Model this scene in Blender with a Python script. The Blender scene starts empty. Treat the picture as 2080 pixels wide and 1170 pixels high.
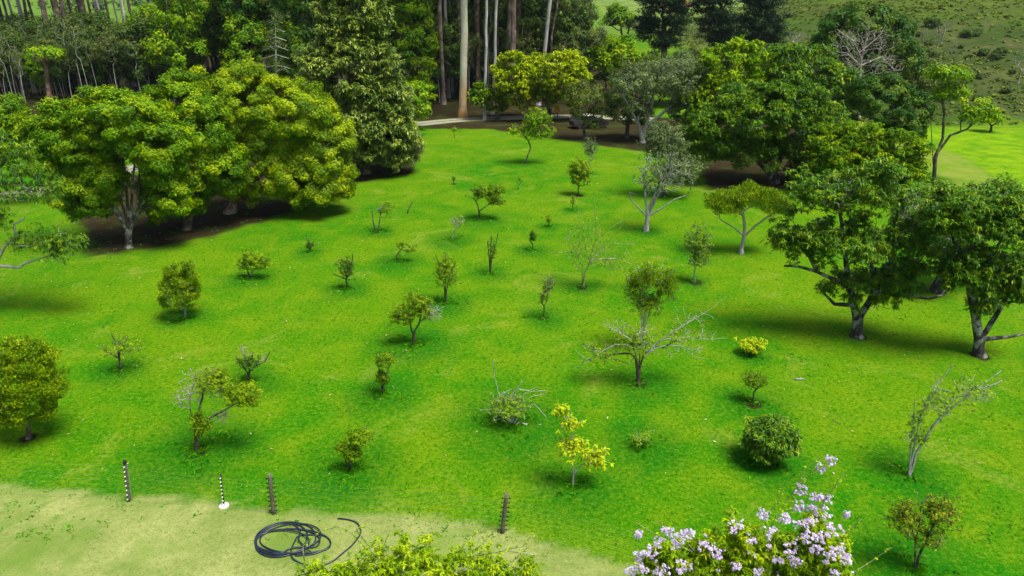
import bpy, math, random
import numpy as np
from math import radians as R

# ------------------------------------------------------------------ camera, sky, sun, exposure
scene = bpy.context.scene
COL = scene.collection
PITCH, CAM_H, FPX = 22.5, 15.0, 1500.0           # degrees below level, metres, focal length in photo pixels
cam_d = bpy.data.cameras.new('camera'); cam = bpy.data.objects.new('camera', cam_d); COL.objects.link(cam)
cam_d.sensor_width = 36.0; cam_d.lens = 36.0 * FPX / 2080.0; cam_d.clip_end = 9000; cam_d.clip_start = 0.5
cam.location = (0, 0, CAM_H); cam.rotation_euler = (R(90 - PITCH), 0, 0)
scene.camera = cam
SUN_EL, SUN_AZ = 66.0, 125.0                      # azimuth clockwise from +Y
w = bpy.data.worlds.new('World'); scene.world = w; w.use_nodes = True
nt = w.node_tree; bg = nt.nodes['Background']
sky = nt.nodes.new('ShaderNodeTexSky'); sky.sky_type = 'NISHITA'; sky.sun_disc = False
sky.sun_elevation = R(SUN_EL); sky.sun_rotation = R(SUN_AZ); sky.air_density = 1.0; sky.dust_density = 2.5
nt.links.new(sky.outputs[0], bg.inputs['Color']); bg.inputs['Strength'].default_value = 0.09
sd = bpy.data.lights.new('sun', 'SUN'); sun = bpy.data.objects.new('sun', sd); COL.objects.link(sun)
sd.energy = 3.6; sd.angle = R(26); sd.color = (1.0, 0.97, 0.90)
sun.rotation_euler = (R(90 - SUN_EL), 0, R(180 - SUN_AZ)); sun.location = (30, 30, 60)
vs = scene.view_settings; scene.display_settings.display_device = 'sRGB'
vs.view_transform = 'Standard'; vs.look = 'None'; vs.gamma = 1.0; vs.exposure = 0.99
scene.cycles.max_bounces = 6; scene.cycles.diffuse_bounces = 3; scene.cycles.transmission_bounces = 3
scene.cycles.glossy_bounces = 2; scene.cycles.use_denoising = True; scene.cycles.denoiser = 'OPENIMAGEDENOISE'; scene.cycles.denoising_input_passes = 'RGB_ALBEDO_NORMAL'; scene.cycles.denoising_prefilter = 'ACCURATE'
scene.cycles.volume_bounces = 0

rng = np.random.default_rng(7)
random.seed(7)
SP, CP = math.sin(R(PITCH)), math.cos(R(PITCH))

# ------------------------------------------------------------------ terrain and pixel helpers
def S(t):
    t = np.clip(t, 0, 1); return t * t * (3 - 2 * t)
def height(x, y):
    x = np.asarray(x, float); y = np.asarray(y, float)
    r = np.hypot(x, y)
    h = 13.5 * S((y - 80) / 92) * S((x - 12) / 78) * (1 - 0.95 * S((y - 172 - 0.25 * np.clip(x - 60, 0, 80)) / 170))
    h = h + 9.0 * S((x - 85) / 90) * S((y - 60) / 110) * (1 - S((y - 260) / 200))
    h = h + 0.35 * (np.sin(x * 0.21 + 1) * np.sin(y * 0.17 + x * 0.05)) * S((y - 85) / 30) * S((x - 35) / 20)
    h = h + 6.5 * np.exp(-((x - 45) / 48) ** 2 - ((y - 345) / 45) ** 2)
    h = h + 20 * np.exp(-((x - 95) / 95) ** 2 - ((y - 640) / 110) ** 2)
    h = h + 26 * np.exp(-((x - 330) / 120) ** 2 - ((y - 760) / 120) ** 2)
    h = h + 10 * np.exp(-((x + 180) / 130) ** 2 - ((y - 420) / 90) ** 2)
    far = S((r - 800) / 900)
    h = h + far * (120 + 45 * np.sin(x * 0.0041 + 0.6) + 30 * np.sin(x * 0.011 + y * 0.004) + 14 * np.sin(x * 0.027 - y * 0.012))
    return h
def ray(px, py):
    a, b = (px - 1040) / FPX, (585 - py) / FPX
    return np.array((a, CP + b * SP, -SP + b * CP))
def on(px, py, Y):
    """point of the pixel's ray at forward distance Y"""
    d = ray(px, py); t = Y / d[1]
    return np.array((0, 0, CAM_H)) + d * t
def gnd(px, py):
    """point of the pixel's ray on the terrain"""
    d = ray(px, py); t = 8.0; last = t
    while t < 4000:
        p = np.array((0, 0, CAM_H)) + d * t
        if p[2] < float(height(p[0], p[1])): break
        last = t; t *= 1.02
    lo, hi = last, t
    for _ in range(30):
        m = (lo + hi) / 2; p = np.array((0, 0, CAM_H)) + d * m
        if p[2] < float(height(p[0], p[1])): hi = m
        else: lo = m
    return np.array((0, 0, CAM_H)) + d * hi

# ------------------------------------------------------------------ mesh + object helpers
def mesh(name, V, F, mat, fattr=None, vcols=None, smooth=False):
    V = np.asarray(V, np.float32).reshape(-1, 3); F = np.asarray(F, np.int32)
    me = bpy.data.meshes.new(name)
    k = F.shape[1]; n = len(F)
    me.vertices.add(len(V)); me.vertices.foreach_set('co', V.ravel())
    me.loops.add(n * k); me.loops.foreach_set('vertex_index', F.ravel())
    me.polygons.add(n); me.polygons.foreach_set('loop_start', np.arange(n, dtype=np.int32) * k)
    me.polygons.foreach_set('loop_total', np.full(n, k, np.int32))
    if smooth: me.polygons.foreach_set('use_smooth', np.ones(n, bool))
    me.update(calc_edges=True)
    if fattr is not None:
        a = me.attributes.new('tint', 'FLOAT', 'FACE'); a.data.foreach_set('value', np.asarray(fattr, np.float32))
    if vcols:
        for nm, c in vcols.items():
            a = me.attributes.new(nm, 'FLOAT_COLOR', 'POINT'); a.data.foreach_set('color', np.asarray(c, np.float32).ravel())
    me.materials.append(mat)
    return me
def link(name, me, parent=None, loc=None):
    o = bpy.data.objects.new(name, me); COL.objects.link(o)
    if parent: o.parent = parent
    if loc is not None: o.location = loc
    return o
def thing(name, label, cat, loc, group=None):
    o = bpy.data.objects.new(name, None); COL.objects.link(o); o.location = tuple(float(v) for v in loc)
    o.empty_display_size = 0.3
    o['label'] = label; o['category'] = cat
    if group: o['group'] = group
    return o
def dup(root, loc, rz, sc, label=None, group=None, lean=(0, 0)):
    r = root.copy(); COL.objects.link(r); r.location = tuple(float(v) for v in loc)
    r.rotation_euler = (lean[0], lean[1], rz); r.scale = sc if hasattr(sc, '__len__') else (sc, sc, sc)
    if label: r['label'] = label
    if group: r['group'] = group
    for ch in KIDS[root.name]:
        c = ch.copy(); COL.objects.link(c); c.parent = r
    return r
KIDS = {}
class MB:
    """collects boxes, prisms and tubes into one mesh"""
    def __init__(s): s.v = []; s.f = []
    def add(s, V, F):
        o = len(s.v); s.v += [tuple(p) for p in V]; s.f += [tuple(i + o for i in f) for f in F]
    def box(s, c, d, rz=0.0, taper=1.0):
        cx, cy, cz = c; a, b, h = d[0] / 2, d[1] / 2, d[2] / 2; V = []
        for z, k in ((-h, 1), (h, taper)):
            for x, y in ((-a, -b), (a, -b), (a, b), (-a, b)):
                x *= k; y *= k
                V.append((cx + x * math.cos(rz) - y * math.sin(rz), cy + x * math.sin(rz) + y * math.cos(rz), cz + z))
        s.add(V, [(3, 2, 1, 0), (4, 5, 6, 7), (0, 1, 5, 4), (1, 2, 6, 5), (2, 3, 7, 6), (3, 0, 4, 7)])
    def tube(s, pts, rad, n=8, cap=True):
        pts = [np.asarray(p, float) for p in pts]; m = len(pts)
        rad = rad if hasattr(rad, '__len__') else [rad] * m
        V = []; prev = None
        for i, p in enumerate(pts):
            d = pts[min(i + 1, m - 1)] - pts[max(i - 1, 0)]; d = d / (np.linalg.norm(d) + 1e-9)
            if prev is None:
                ref = np.array((0, 0, 1.)) if abs(d[2]) < .9 else np.array((1., 0, 0)); u = np.cross(d, ref)
            else: u = prev - d * prev.dot(d)
            u /= np.linalg.norm(u) + 1e-9; prev = u; v = np.cross(d, u)
            for k in range(n):
                a = 2 * math.pi * k / n; V.append(p + rad[i] * (math.cos(a) * u + math.sin(a) * v))
        F = [(i * n + k, i * n + (k + 1) % n, (i + 1) * n + (k + 1) % n, (i + 1) * n + k) for i in range(m - 1) for k in range(n)]
        if cap: F += [tuple(range(n - 1, -1, -1)), tuple((m - 1) * n + k for k in range(n))]
        s.add(V, F)
    def build(s, name, mat, parent=None, loc=None, smooth=False):
        me = bpy.data.meshes.new(name); me.from_pydata(s.v, [], s.f)
        if smooth:
            for p in me.polygons: p.use_smooth = len(p.vertices) < 5
        me.materials.append(mat); me.update()
        return link(name, me, parent, loc)

# ------------------------------------------------------------------ materials
def newmat(name):
    m = bpy.data.materials.new(name); m.use_nodes = True; nt = m.node_tree
    return m, nt, nt.nodes['Principled BSDF']
def N(nt, t, **kw):
    n = nt.nodes.new(t)
    for k, v in kw.items():
        if k in n.inputs: n.inputs[k].default_value = v
        else: setattr(n, k, v)
    return n
def mix(nt, f, a, b):
    n = nt.nodes.new('ShaderNodeMix'); n.data_type = 'RGBA'
    for s, v in ((0, f), (6, a), (7, b)):
        if hasattr(v, 'links') or isinstance(v, bpy.types.NodeSocket): nt.links.new(v, n.inputs[s])
        else: n.inputs[s].default_value = v if s == 0 else (*v, 1)
    return n.outputs[2]
def ramp(nt, src, p0, p1, v0=0.0, v1=1.0):
    n = N(nt, 'ShaderNodeMapRange'); nt.links.new(src, n.inputs[0])
    for i, v in zip((1, 2, 3, 4), (p0, p1, v0, v1)): n.inputs[i].default_value = v
    return n.outputs[0]
def noise(nt, scale, detail=3, rough=.6, vec=None, dist=0.0):
    n = N(nt, 'ShaderNodeTexNoise'); n.inputs['Scale'].default_value = scale; n.inputs['Detail'].default_value = detail
    n.inputs['Roughness'].default_value = rough; n.inputs['Distortion'].default_value = dist
    if vec is not None: nt.links.new(vec, n.inputs['Vector'])
    return n.outputs['Fac']
def math_(nt, op, a, b):
    n = N(nt, 'ShaderNodeMath'); n.operation = op
    for i, v in enumerate((a, b)):
        if isinstance(v, bpy.types.NodeSocket): nt.links.new(v, n.inputs[i])
        else: n.inputs[i].default_value = v
    return n.outputs[0]
LEAFM = {}
def leafmat(name, c0, c1, c2=None, trans=0.22, rough=.5, spec=.25):
    """c0 old leaf, c1 common leaf, c2 young leaf, mixed by the per-leaf tint"""
    m, nt, b = newmat(name); c2 = c2 or c1
    at = N(nt, 'ShaderNodeAttribute', attribute_name='tint')
    a = mix(nt, ramp(nt, at.outputs['Fac'], 0.0, .5), c0, c1)
    a = mix(nt, ramp(nt, at.outputs['Fac'], .5, 1.0), a, c2)
    nt.links.new(a, b.inputs['Base Color']); b.inputs['Roughness'].default_value = rough
    b.inputs['Specular IOR Level'].default_value = spec
    tr = N(nt, 'ShaderNodeBsdfTranslucent'); nt.links.new(a, tr.inputs[0])
    ms = N(nt, 'ShaderNodeMixShader'); ms.inputs[0].default_value = trans
    nt.links.new(b.outputs[0], ms.inputs[1]); nt.links.new(tr.outputs[0], ms.inputs[2])
    nt.links.new(ms.outputs[0], nt.nodes['Material Output'].inputs[0])
    LEAFM[name] = m; return m
leafmat('golden', (.05, .13, .002), (.15, .27, .002), (.40, .47, .004), trans=.32, spec=.1)
leafmat('gold', (.08, .17, .002), (.30, .40, .003), (.58, .62, .006), trans=.32, spec=.1)
leafmat('olivegold', (.03, .085, .001), (.16, .27, .001), (.46, .52, .003), trans=.3, spec=.1)
leafmat('green', (.02, .085, .001), (.11, .235, .001), (.38, .47, .002), trans=.32, spec=.1)
leafmat('limegreen', (.04, .13, .001), (.16, .31, .002), (.42, .52, .004), trans=.35, spec=.1)
leafmat('deep', (.012, .05, .002), (.035, .105, .003), (.14, .20, .004), spec=.12)
leafmat('waxy', (.035, .09, .010), (.19, .28, .035), (.46, .52, .06), trans=.25, rough=.42, spec=.3)
leafmat('mango', (.022, .085, .004), (.085, .21, .005), (.30, .40, .006), trans=.28, rough=.45, spec=.2)
leafmat('greygreen', (.045, .075, .022), (.10, .15, .04), (.22, .28, .07), spec=.15)
leafmat('olive', (.035, .06, .006), (.08, .12, .012), (.17, .21, .02), spec=.15)
leafmat('darkolive', (.014, .036, .004), (.04, .085, .008), (.11, .17, .014), spec=.12)
leafmat('yellow', (.18, .30, .003), (.40, .50, .005), (.62, .66, .008), trans=.3, spec=.1)
leafmat('needle', (.006, .022, .006), (.016, .045, .012), (.05, .10, .018), spec=.12)
leafmat('rusty', (.05, .08, .005), (.15, .23, .005), (.45, .38, .01), trans=.3, spec=.1)
leafmat('vine', (.05, .14, .001), (.22, .37, .002), (.52, .60, .006), trans=.35, spec=.1)
leafmat('lilac', (.42, .30, .50), (.56, .44, .64), (.72, .64, .76), trans=.3, spec=.1)
leafmat('farwood', (.04, .09, .02), (.08, .15, .03), (.15, .23, .04), spec=.05)
leafmat('litter', (.16, .10, .03), (.34, .25, .12), (.55, .45, .32), trans=.05)
leafmat('weeds', (.03, .17, .001), (.06, .27, .002), (.12, .36, .003), trans=.25, spec=.1)
BARK = {}
def bark(name, c0, c1, c2, scale=3.0, zdark=None):
    m, nt, b = newmat('bark_' + name)
    tc = N(nt, 'ShaderNodeTexCoord'); mp = N(nt, 'ShaderNodeMapping'); nt.links.new(tc.outputs['Object'], mp.inputs[0])
    mp.inputs['Scale'].default_value = (1, 1, .22)
    f = noise(nt, scale * 2.2, 5, .7, mp.outputs[0], .6); g = noise(nt, scale * .5, 3, .6, tc.outputs['Object'])
    a = mix(nt, ramp(nt, f, .38, .62), c0, c1); a = mix(nt, ramp(nt, g, .50, .62), a, c2)
    if zdark:
        sx = N(nt, 'ShaderNodeSeparateXYZ'); nt.links.new(tc.outputs['Object'], sx.inputs[0])
        z = math_(nt, 'ADD', sx.outputs[2], math_(nt, 'MULTIPLY', f, 1.5))
        a = mix(nt, ramp(nt, z, zdark[0], zdark[1], 1, 0), a, zdark[2])
        a = mix(nt, ramp(nt, z, zdark[1] + 1.5, zdark[1] + 3.5, .6, 0), a, zdark[3])
    nt.links.new(a, b.inputs['Base Color']); b.inputs['Roughness'].default_value = .85; b.inputs['Specular IOR Level'].default_value = .2
    bp = N(nt, 'ShaderNodeBump'); bp.inputs['Strength'].default_value = .5; bp.inputs['Distance'].default_value = .05
    nt.links.new(f, bp.inputs['Height']); nt.links.new(bp.outputs[0], b.inputs['Normal'])
    BARK[name] = m; return m
bark('pale', (.17, .16, .14), (.40, .39, .36), (.30, .32, .27), 5.0)
bark('grey', (.016, .013, .010), (.07, .06, .05), (.22, .23, .19), 5.0)
bark('dark', (.035, .028, .02), (.08, .065, .045), (.14, .13, .10))
bark('brown', (.045, .03, .02), (.10, .07, .045), (.18, .15, .11))
bark('red', (.12, .06, .035), (.24, .13, .08), (.32, .24, .17))
bark('gum', (.36, .33, .22), (.50, .47, .33), (.44, .42, .30), 1.2, (.9, 2.4, (.03, .018, .012), (.42, .20, .06)))
bark('gumgrey', (.22, .19, .17), (.42, .39, .37), (.34, .31, .29), 1.0)
bark('gumdark', (.06, .045, .035), (.17, .12, .09), (.26, .20, .16), 1.0)
bark('dead', (.17, .13, .12), (.34, .28, .26), (.40, .36, .33))
bark('greenstem', (.10, .14, .04), (.22, .26, .10), (.34, .36, .22))
def plain(name, col, rough=.6, metal=0, var=.25, scale=8, spec=.3):
    m, nt, b = newmat(name); tc = N(nt, 'ShaderNodeTexCoord')
    f = noise(nt, scale, 4, .65, tc.outputs['Object'])
    a = mix(nt, ramp(nt, f, .35, .65), tuple(c * (1 - var) for c in col), tuple(min(1, c * (1 + var)) for c in col))
    nt.links.new(a, b.inputs['Base Color']); b.inputs['Roughness'].default_value = rough
    b.inputs['Metallic'].default_value = metal; b.inputs['Specular IOR Level'].default_value = spec
    return m
M_wood = plain('weathered_wood', (.10, .09, .06), .85, 0, .5, 14)
M_rod = plain('dark_rod', (.03, .016, .014), .5)
M_white = plain('white_ceramic', (.75, .74, .72), .3, 0, .08)
M_black = plain('black_plastic', (.012, .012, .014), .45)
M_conc = plain('pale_concrete', (.60, .58, .54), .85, 0, .15)
M_hose = plain('hose_rubber', (.010, .016, .03), .38, 0, .3, 3, .5)
M_wire = plain('wire', (.30, .32, .27), .4, .6)
M_orange = plain('orange_paint', (.55, .24, .03), .6, 0, .15)
M_carpaint = plain('beige_paint', (.55, .50, .42), .3, 0, .06, 2, .5)
M_glass = plain('dark_glass', (.02, .025, .03), .1, 0, .1, 2, .6)
M_tyre = plain('tyre', (.02, .02, .02), .8)
M_wall = plain('white_wall', (.70, .68, .64), .8, 0, .08, 1)
M_roofred = plain('clay_roof', (.42, .13, .06), .8, 0, .25, 2)
M_roofgrey = plain('grey_roof', (.40, .44, .48), .6, 0, .15, 2)
M_bin = plain('bin', (.025, .022, .02), .6)

# ------------------------------------------------------------------ ground zones (shade-darkened soil, dry turf, rank grass with painted shade, pasture, hillside)
def poly_sd(P, poly):
    """signed distance (inside positive) of points to polygon"""
    P = np.asarray(P, float)[:, :2]; A = np.asarray(poly, float)[:, :2]; B = np.roll(A, -1, 0)
    d2 = np.full(len(P), 1e18); ins = np.zeros(len(P), bool)
    for a, b in zip(A, B):
        e = b - a; t = np.clip(((P - a) @ e) / (e @ e + 1e-12), 0, 1)
        q = P - (a + t[:, None] * e); d2 = np.minimum(d2, (q ** 2).sum(1))
        c = (a[1] > P[:, 1]) != (b[1] > P[:, 1])
        with np.errstate(divide='ignore', invalid='ignore'):
            ins ^= c & (P[:, 0] < (b[0] - a[0]) * (P[:, 1] - a[1]) / (b[1] - a[1] + 1e-12) + a[0])
    return np.where(ins, 1, -1) * np.sqrt(d2)
def wob(x, y, s=1.0, k=0):
    return (np.sin(x * 1.3 * s + k) * np.sin(y * 1.7 * s + 2 * k) + .6 * np.sin(x * 3.1 * s + y * 2.3 * s + k) + .4 * np.sin(x * 5.9 * s - y * 6.7 * s)) / 2
PX = lambda L: [gnd(*p) for p in L]
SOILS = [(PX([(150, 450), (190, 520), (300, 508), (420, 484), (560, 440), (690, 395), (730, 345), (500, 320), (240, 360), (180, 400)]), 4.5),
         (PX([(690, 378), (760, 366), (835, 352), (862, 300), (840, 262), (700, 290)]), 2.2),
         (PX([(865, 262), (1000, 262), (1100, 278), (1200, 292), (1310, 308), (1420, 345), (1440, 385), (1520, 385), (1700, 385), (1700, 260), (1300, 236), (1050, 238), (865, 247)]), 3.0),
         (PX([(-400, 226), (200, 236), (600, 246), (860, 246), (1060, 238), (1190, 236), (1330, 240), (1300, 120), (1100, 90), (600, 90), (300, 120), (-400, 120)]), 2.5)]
BASES = []          # (x, y, soil radius, radius of rank grass plus painted shade) filled by the tree table
DRY = PX([(-200, 962), (0, 985), (70, 991), (160, 997), (262, 1018), (285, 1009), (360, 1012), (440, 1016), (470, 1026), (548, 1033), (562, 1045), (600, 1037), (760, 1046), (900, 1054),
          (985, 1068), (1040, 1080), (1120, 1106), (1210, 1132), (1300, 1160), (1400, 1210), (1400, 2200), (-1500, 2200), (-1500, 1100)])
def zones(x, y):
    x = np.asarray(x, float).ravel(); y = np.asarray(y, float).ravel(); P = np.stack((x, y), 1)
    out = np.zeros((len(x), 4)); out2 = np.zeros((len(x), 4))
    near = (np.abs(x) < 150) & (y < 220) & (y > -20)
    Pn = P[near]; wx = wob(Pn[:, 0], Pn[:, 1], .9)
    soil = np.zeros(len(Pn))
    for poly, soft in SOILS:
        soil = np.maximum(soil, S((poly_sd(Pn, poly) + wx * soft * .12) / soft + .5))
    rank = np.zeros(len(Pn))
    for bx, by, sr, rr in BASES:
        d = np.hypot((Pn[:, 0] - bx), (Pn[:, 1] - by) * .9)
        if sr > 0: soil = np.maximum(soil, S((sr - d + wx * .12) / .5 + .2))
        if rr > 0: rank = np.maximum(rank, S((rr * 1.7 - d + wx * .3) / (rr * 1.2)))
    dry = S((poly_sd(Pn, DRY) + .05 * wob(Pn[:, 0], Pn[:, 1], 3)) / .12 + .5)
    out[near, 0] = soil; out[near, 1] = dry; out[near, 2] = rank
    fx = 40.2 + .05 * (y - 60) + .8 * np.sin(y * .3)
    out2[:, 0] = S((x - fx) / .8) * S((y - 20) / 10)                                  # lush pasture
    out2[:, 1] = S((y - 82 - 3 * wob(x, y, .12)) / 7) * S((x - 30) / 12)                  # rough hillside
    out2[:, 2] = S((x - 35) / 1.5) * (1 - out2[:, 0]) * S((y - 35) / 12)                # pale strip beside the pasture
    out2[:, 1] = np.maximum(out2[:, 1], S((np.hypot(x, y) - 170) / 60) * .5)
    out[:, 3] = 1; out2[:, 3] = 1
    return out, out2
def ground_mat():
    m, nt, b = newmat('ground'); tc = N(nt, 'ShaderNodeTexCoord'); P = tc.outputs['Object']
    za = N(nt, 'ShaderNodeAttribute', attribute_name='zone'); zb = N(nt, 'ShaderNodeAttribute', attribute_name='zone_b')
    sa = N(nt, 'ShaderNodeSeparateColor'); nt.links.new(za.outputs['Color'], sa.inputs[0])
    sb = N(nt, 'ShaderNodeSeparateColor'); nt.links.new(zb.outputs['Color'], sb.inputs[0])
    big = noise(nt, .09, 3, .55, P, .4); mid = noise(nt, .55, 4, .6, P, .5); fine = noise(nt, 6.5, 4, .8, P, .3); vf = noise(nt, 21, 2, .8, P)
    c = mix(nt, ramp(nt, big, .36, .64), (.018, .142, .0005), (.088, .188, .0008))
    c = mix(nt, ramp(nt, mid, .42, .68, 0, .75), c, (.135, .205, .003))
    c = mix(nt, ramp(nt, mid, .20, .42, .55, 0), c, (.012, .105, .0012))
    c = mix(nt, ramp(nt, fine, .52, .66, 0, .65), c, (.17, .25, .010))
    c = mix(nt, ramp(nt, fine, .34, .50, .85, 0), c, (.010, .085, .001))
    c = mix(nt, ramp(nt, vf, .36, .54, .7, 0), c, (.010, .07, .001))
    worn = noise(nt, .22, 4, .7, P, 1.0)
    c = mix(nt, math_(nt, 'MULTIPLY', ramp(nt, worn, .56, .70, 0, .6), ramp(nt, fine, .4, .6, .3, 1)), c, (.20, .225, .03))
    # rank grass round the stems, its dark green also painting the shade under crowns
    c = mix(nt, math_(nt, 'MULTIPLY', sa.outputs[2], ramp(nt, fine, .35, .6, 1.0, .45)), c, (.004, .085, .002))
    # pasture
    pc = mix(nt, ramp(nt, mid, .35, .62), (.075, .185, .002), (.155, .26, .003))
    pc = mix(nt, ramp(nt, fine, .34, .50, .6, 0), pc, (.05, .14, .002)); pc = mix(nt, ramp(nt, noise(nt, .35, 5, .8, P, 1.2), .56, .66, 0, .7), pc, (.045, .13, .002))
    c = mix(nt, sb.outputs[0], c, pc)
    sc = mix(nt, ramp(nt, mid, .35, .65), (.10, .18, .008), (.16, .20, .03)); c = mix(nt, sb.outputs[2], c, sc)
    # rough hillside
    h1 = noise(nt, .035, 4, .6, P, .6); h2 = noise(nt, .16, 5, .7, P, .4); h3 = noise(nt, .7, 5, .8, P, .5)
    sx = N(nt, 'ShaderNodeSeparateXYZ'); nt.links.new(P, sx.inputs[0])
    up = ramp(nt, math_(nt, 'ADD', sx.outputs[2], math_(nt, 'MULTIPLY', h1, 9.0)), 12.5, 18)
    hc = mix(nt, ramp(nt, h2, .40, .60), (.035, .055, .012), (.085, .085, .03))
    hc = mix(nt, ramp(nt, h1, .50, .62, 0, .8), hc, (.045, .10, .006))
    hc = mix(nt, up, hc, (.10, .14, .008))
    hc = mix(nt, ramp(nt, h2, .60, .68, 0, .6), hc, (.14, .19, .018))
    hc = mix(nt, ramp(nt, h3, .36, .56, .85, 0), hc, (.03, .05, .01))
    hc = mix(nt, ramp(nt, noise(nt, .25, 3, .6, P), .68, .74, 0, .6), hc, (.20, .10, .05))
    ln = N(nt, 'ShaderNodeVectorMath'); ln.operation = 'LENGTH'; nt.links.new(P, ln.inputs[0])
    farg = mix(nt, ramp(nt, h2, .4, .6), (.07, .13, .02), (.14, .19, .04))
    hc = mix(nt, .30, hc, (.02, .045, .004)); hc = mix(nt, ramp(nt, ln.outputs['Value'], 185, 250), hc, farg)
    c = mix(nt, sb.outputs[1], c, hc)
    # dry mown turf
    d = mix(nt, ramp(nt, mid, .36, .64), (.15, .20, .045), (.26, .285, .09))
    d = mix(nt, math_(nt, 'MULTIPLY', ramp(nt, worn, .38, .50, 1, 0), ramp(nt, fine, .42, .58, .15, .8)), d, (.07, .17, .008))
    d = mix(nt, ramp(nt, fine, .34, .50, .7, 0), d, (.10, .14, .022)); d = mix(nt, ramp(nt, vf, .36, .54, .5, 0), d, (.09, .11, .02))
    d = mix(nt, ramp(nt, fine, .58, .75, 0, .6), d, (.34, .33, .14))
    c = mix(nt, sa.outputs[1], c, d)
    # leaf litter and bare soil, colours darkened to include the canopy's deep shade
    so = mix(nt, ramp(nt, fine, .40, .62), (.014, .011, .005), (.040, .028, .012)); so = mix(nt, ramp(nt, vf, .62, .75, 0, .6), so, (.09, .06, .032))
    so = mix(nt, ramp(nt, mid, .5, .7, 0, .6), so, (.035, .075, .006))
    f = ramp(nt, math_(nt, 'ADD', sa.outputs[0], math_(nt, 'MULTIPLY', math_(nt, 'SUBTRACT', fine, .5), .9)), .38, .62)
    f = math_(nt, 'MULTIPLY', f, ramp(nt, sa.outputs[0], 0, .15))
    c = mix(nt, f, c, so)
    nt.links.new(c, b.inputs['Base Color']); b.inputs['Roughness'].default_value = .9; b.inputs['Specular IOR Level'].default_value = .03
    bp = N(nt, 'ShaderNodeBump'); bp.inputs['Strength'].default_value = .5; bp.inputs['Distance'].default_value = .05
    nt.links.new(math_(nt, 'ADD', fine, math_(nt, 'MULTIPLY', vf, .6)), bp.inputs['Height']); nt.links.new(bp.outputs[0], b.inputs['Normal'])
    return m
M_ground = ground_mat()

# ------------------------------------------------------------------ trees
def skeleton(nodes, par, att, bf=.35, seg=.5, wig=.10, lift=.0):
    """grow from the given nodes towards every attractor (nearest node weighed with path length)"""
    n0 = len(nodes); cap = n0 + len(att) * 14 + 50
    P = np.zeros((cap, 3)); P[:n0] = nodes; pr = np.zeros(cap, int) - 1; pr[:n0] = par; L = np.zeros(cap)
    for i in range(1, n0): L[i] = L[pr[i]] + np.linalg.norm(P[i] - P[pr[i]])
    L *= .6; root = P[0] * .4 + P[min(n0 - 1, 3)] * .6
    att = np.asarray(att); order = np.argsort(((att - root) ** 2).sum(1)); n = n0
    tips = []; mn = max(1, min(3, n0 - 1))
    for k in order:
        a = att[k]; d = np.sqrt(((P[mn:n] - a) ** 2).sum(1)); below = np.clip(P[mn:n, 2] - a[2], 0, None)
        j = mn + int(np.argmin(d + bf * L[mn:n] + .5 * below)); dist = d[j - mn]
        m = max(1, min(12, int(round(dist / seg)))); st = P[j].copy(); prev = j
        off = rng.normal(0, wig * dist, 3)
        for i in range(1, m + 1):
            t = i / m; q = st + (a - st) * t + off * math.sin(math.pi * t) + rng.normal(0, wig * .35 * seg, 3) * (t < 1)
            q[2] += lift * dist * math.sin(math.pi * t)
            if n >= cap: break
            P[n] = q; pr[n] = prev; L[n] = L[prev] + dist / m; prev = n; n += 1
        tips.append(prev)
    return P[:n], pr[:n], np.array(tips, int)
def radii(P, pr, rb, rt):
    n = len(P); c = np.zeros(n); has = np.zeros(n, bool); has[pr[1:]] = True; c[~has] = 1
    for i in range(n - 1, 0, -1): c[pr[i]] += c[i]
    e = math.log(max(rb / rt, 1.01)) / math.log(max(c[0], 2))
    return rt * c ** e
def tubes(P, pr, rad, big=.05, s0=4, s1=8):
    n = len(P); E = P[1:] - P[pr[1:]]; E /= np.linalg.norm(E, axis=1)[:, None] + 1e-9
    E = np.vstack((E[:1], E)); main = np.full(n, -1)
    for i in range(1, n):
        p = pr[i]
        if main[p] < 0 or rad[i] > rad[main[p]]: main[p] = i
    D = E + np.where((main >= 0)[:, None], E[np.clip(main, 0, None)], 0); D /= np.linalg.norm(D, axis=1)[:, None] + 1e-9
    I = np.arange(1, n); p = pr[I]; ism = main[p] == I
    ra = np.where(ism, rad[p], np.minimum(rad[p], rad[I] * 1.25)); dA = np.where(ism[:, None], D[p], E[I])
    VV = []; FF = []; off = 0; ref = np.array((.80, .35, -.28)); ref /= np.linalg.norm(ref)
    for lo, hi, s in ((0, big, s0), (big, 1e9, s1)):
        k = np.where((rad[I] >= lo) & (rad[I] < hi))[0]
        if not len(k): continue
        ang = np.arange(s) * 2 * math.pi / s; rings = []
        for pos, dr, r in ((P[p[k]], dA[k], ra[k]), (P[I[k]], D[I[k]], rad[I[k]])):
            u = np.cross(dr, ref); u /= np.linalg.norm(u, axis=1)[:, None] + 1e-9; v = np.cross(dr, u)
            rings.append(pos[:, None] + r[:, None, None] * (np.cos(ang)[None, :, None] * u[:, None] + np.sin(ang)[None, :, None] * v[:, None]))
        V = np.stack(rings, 1).reshape(-1, 3); m = len(k); b = (np.arange(m) * 2 * s)[:, None] + off; a = np.arange(s)
        F = np.stack((b + a, b + (a + 1) % s, b + s + (a + 1) % s, b + s + a), -1).reshape(-1, 4)
        VV.append(V); FF.append(F); off += len(V)
    return np.vstack(VV), np.vstack(FF)
def unit(v): return v / (np.linalg.norm(v, axis=-1, keepdims=True) + 1e-9)
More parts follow.
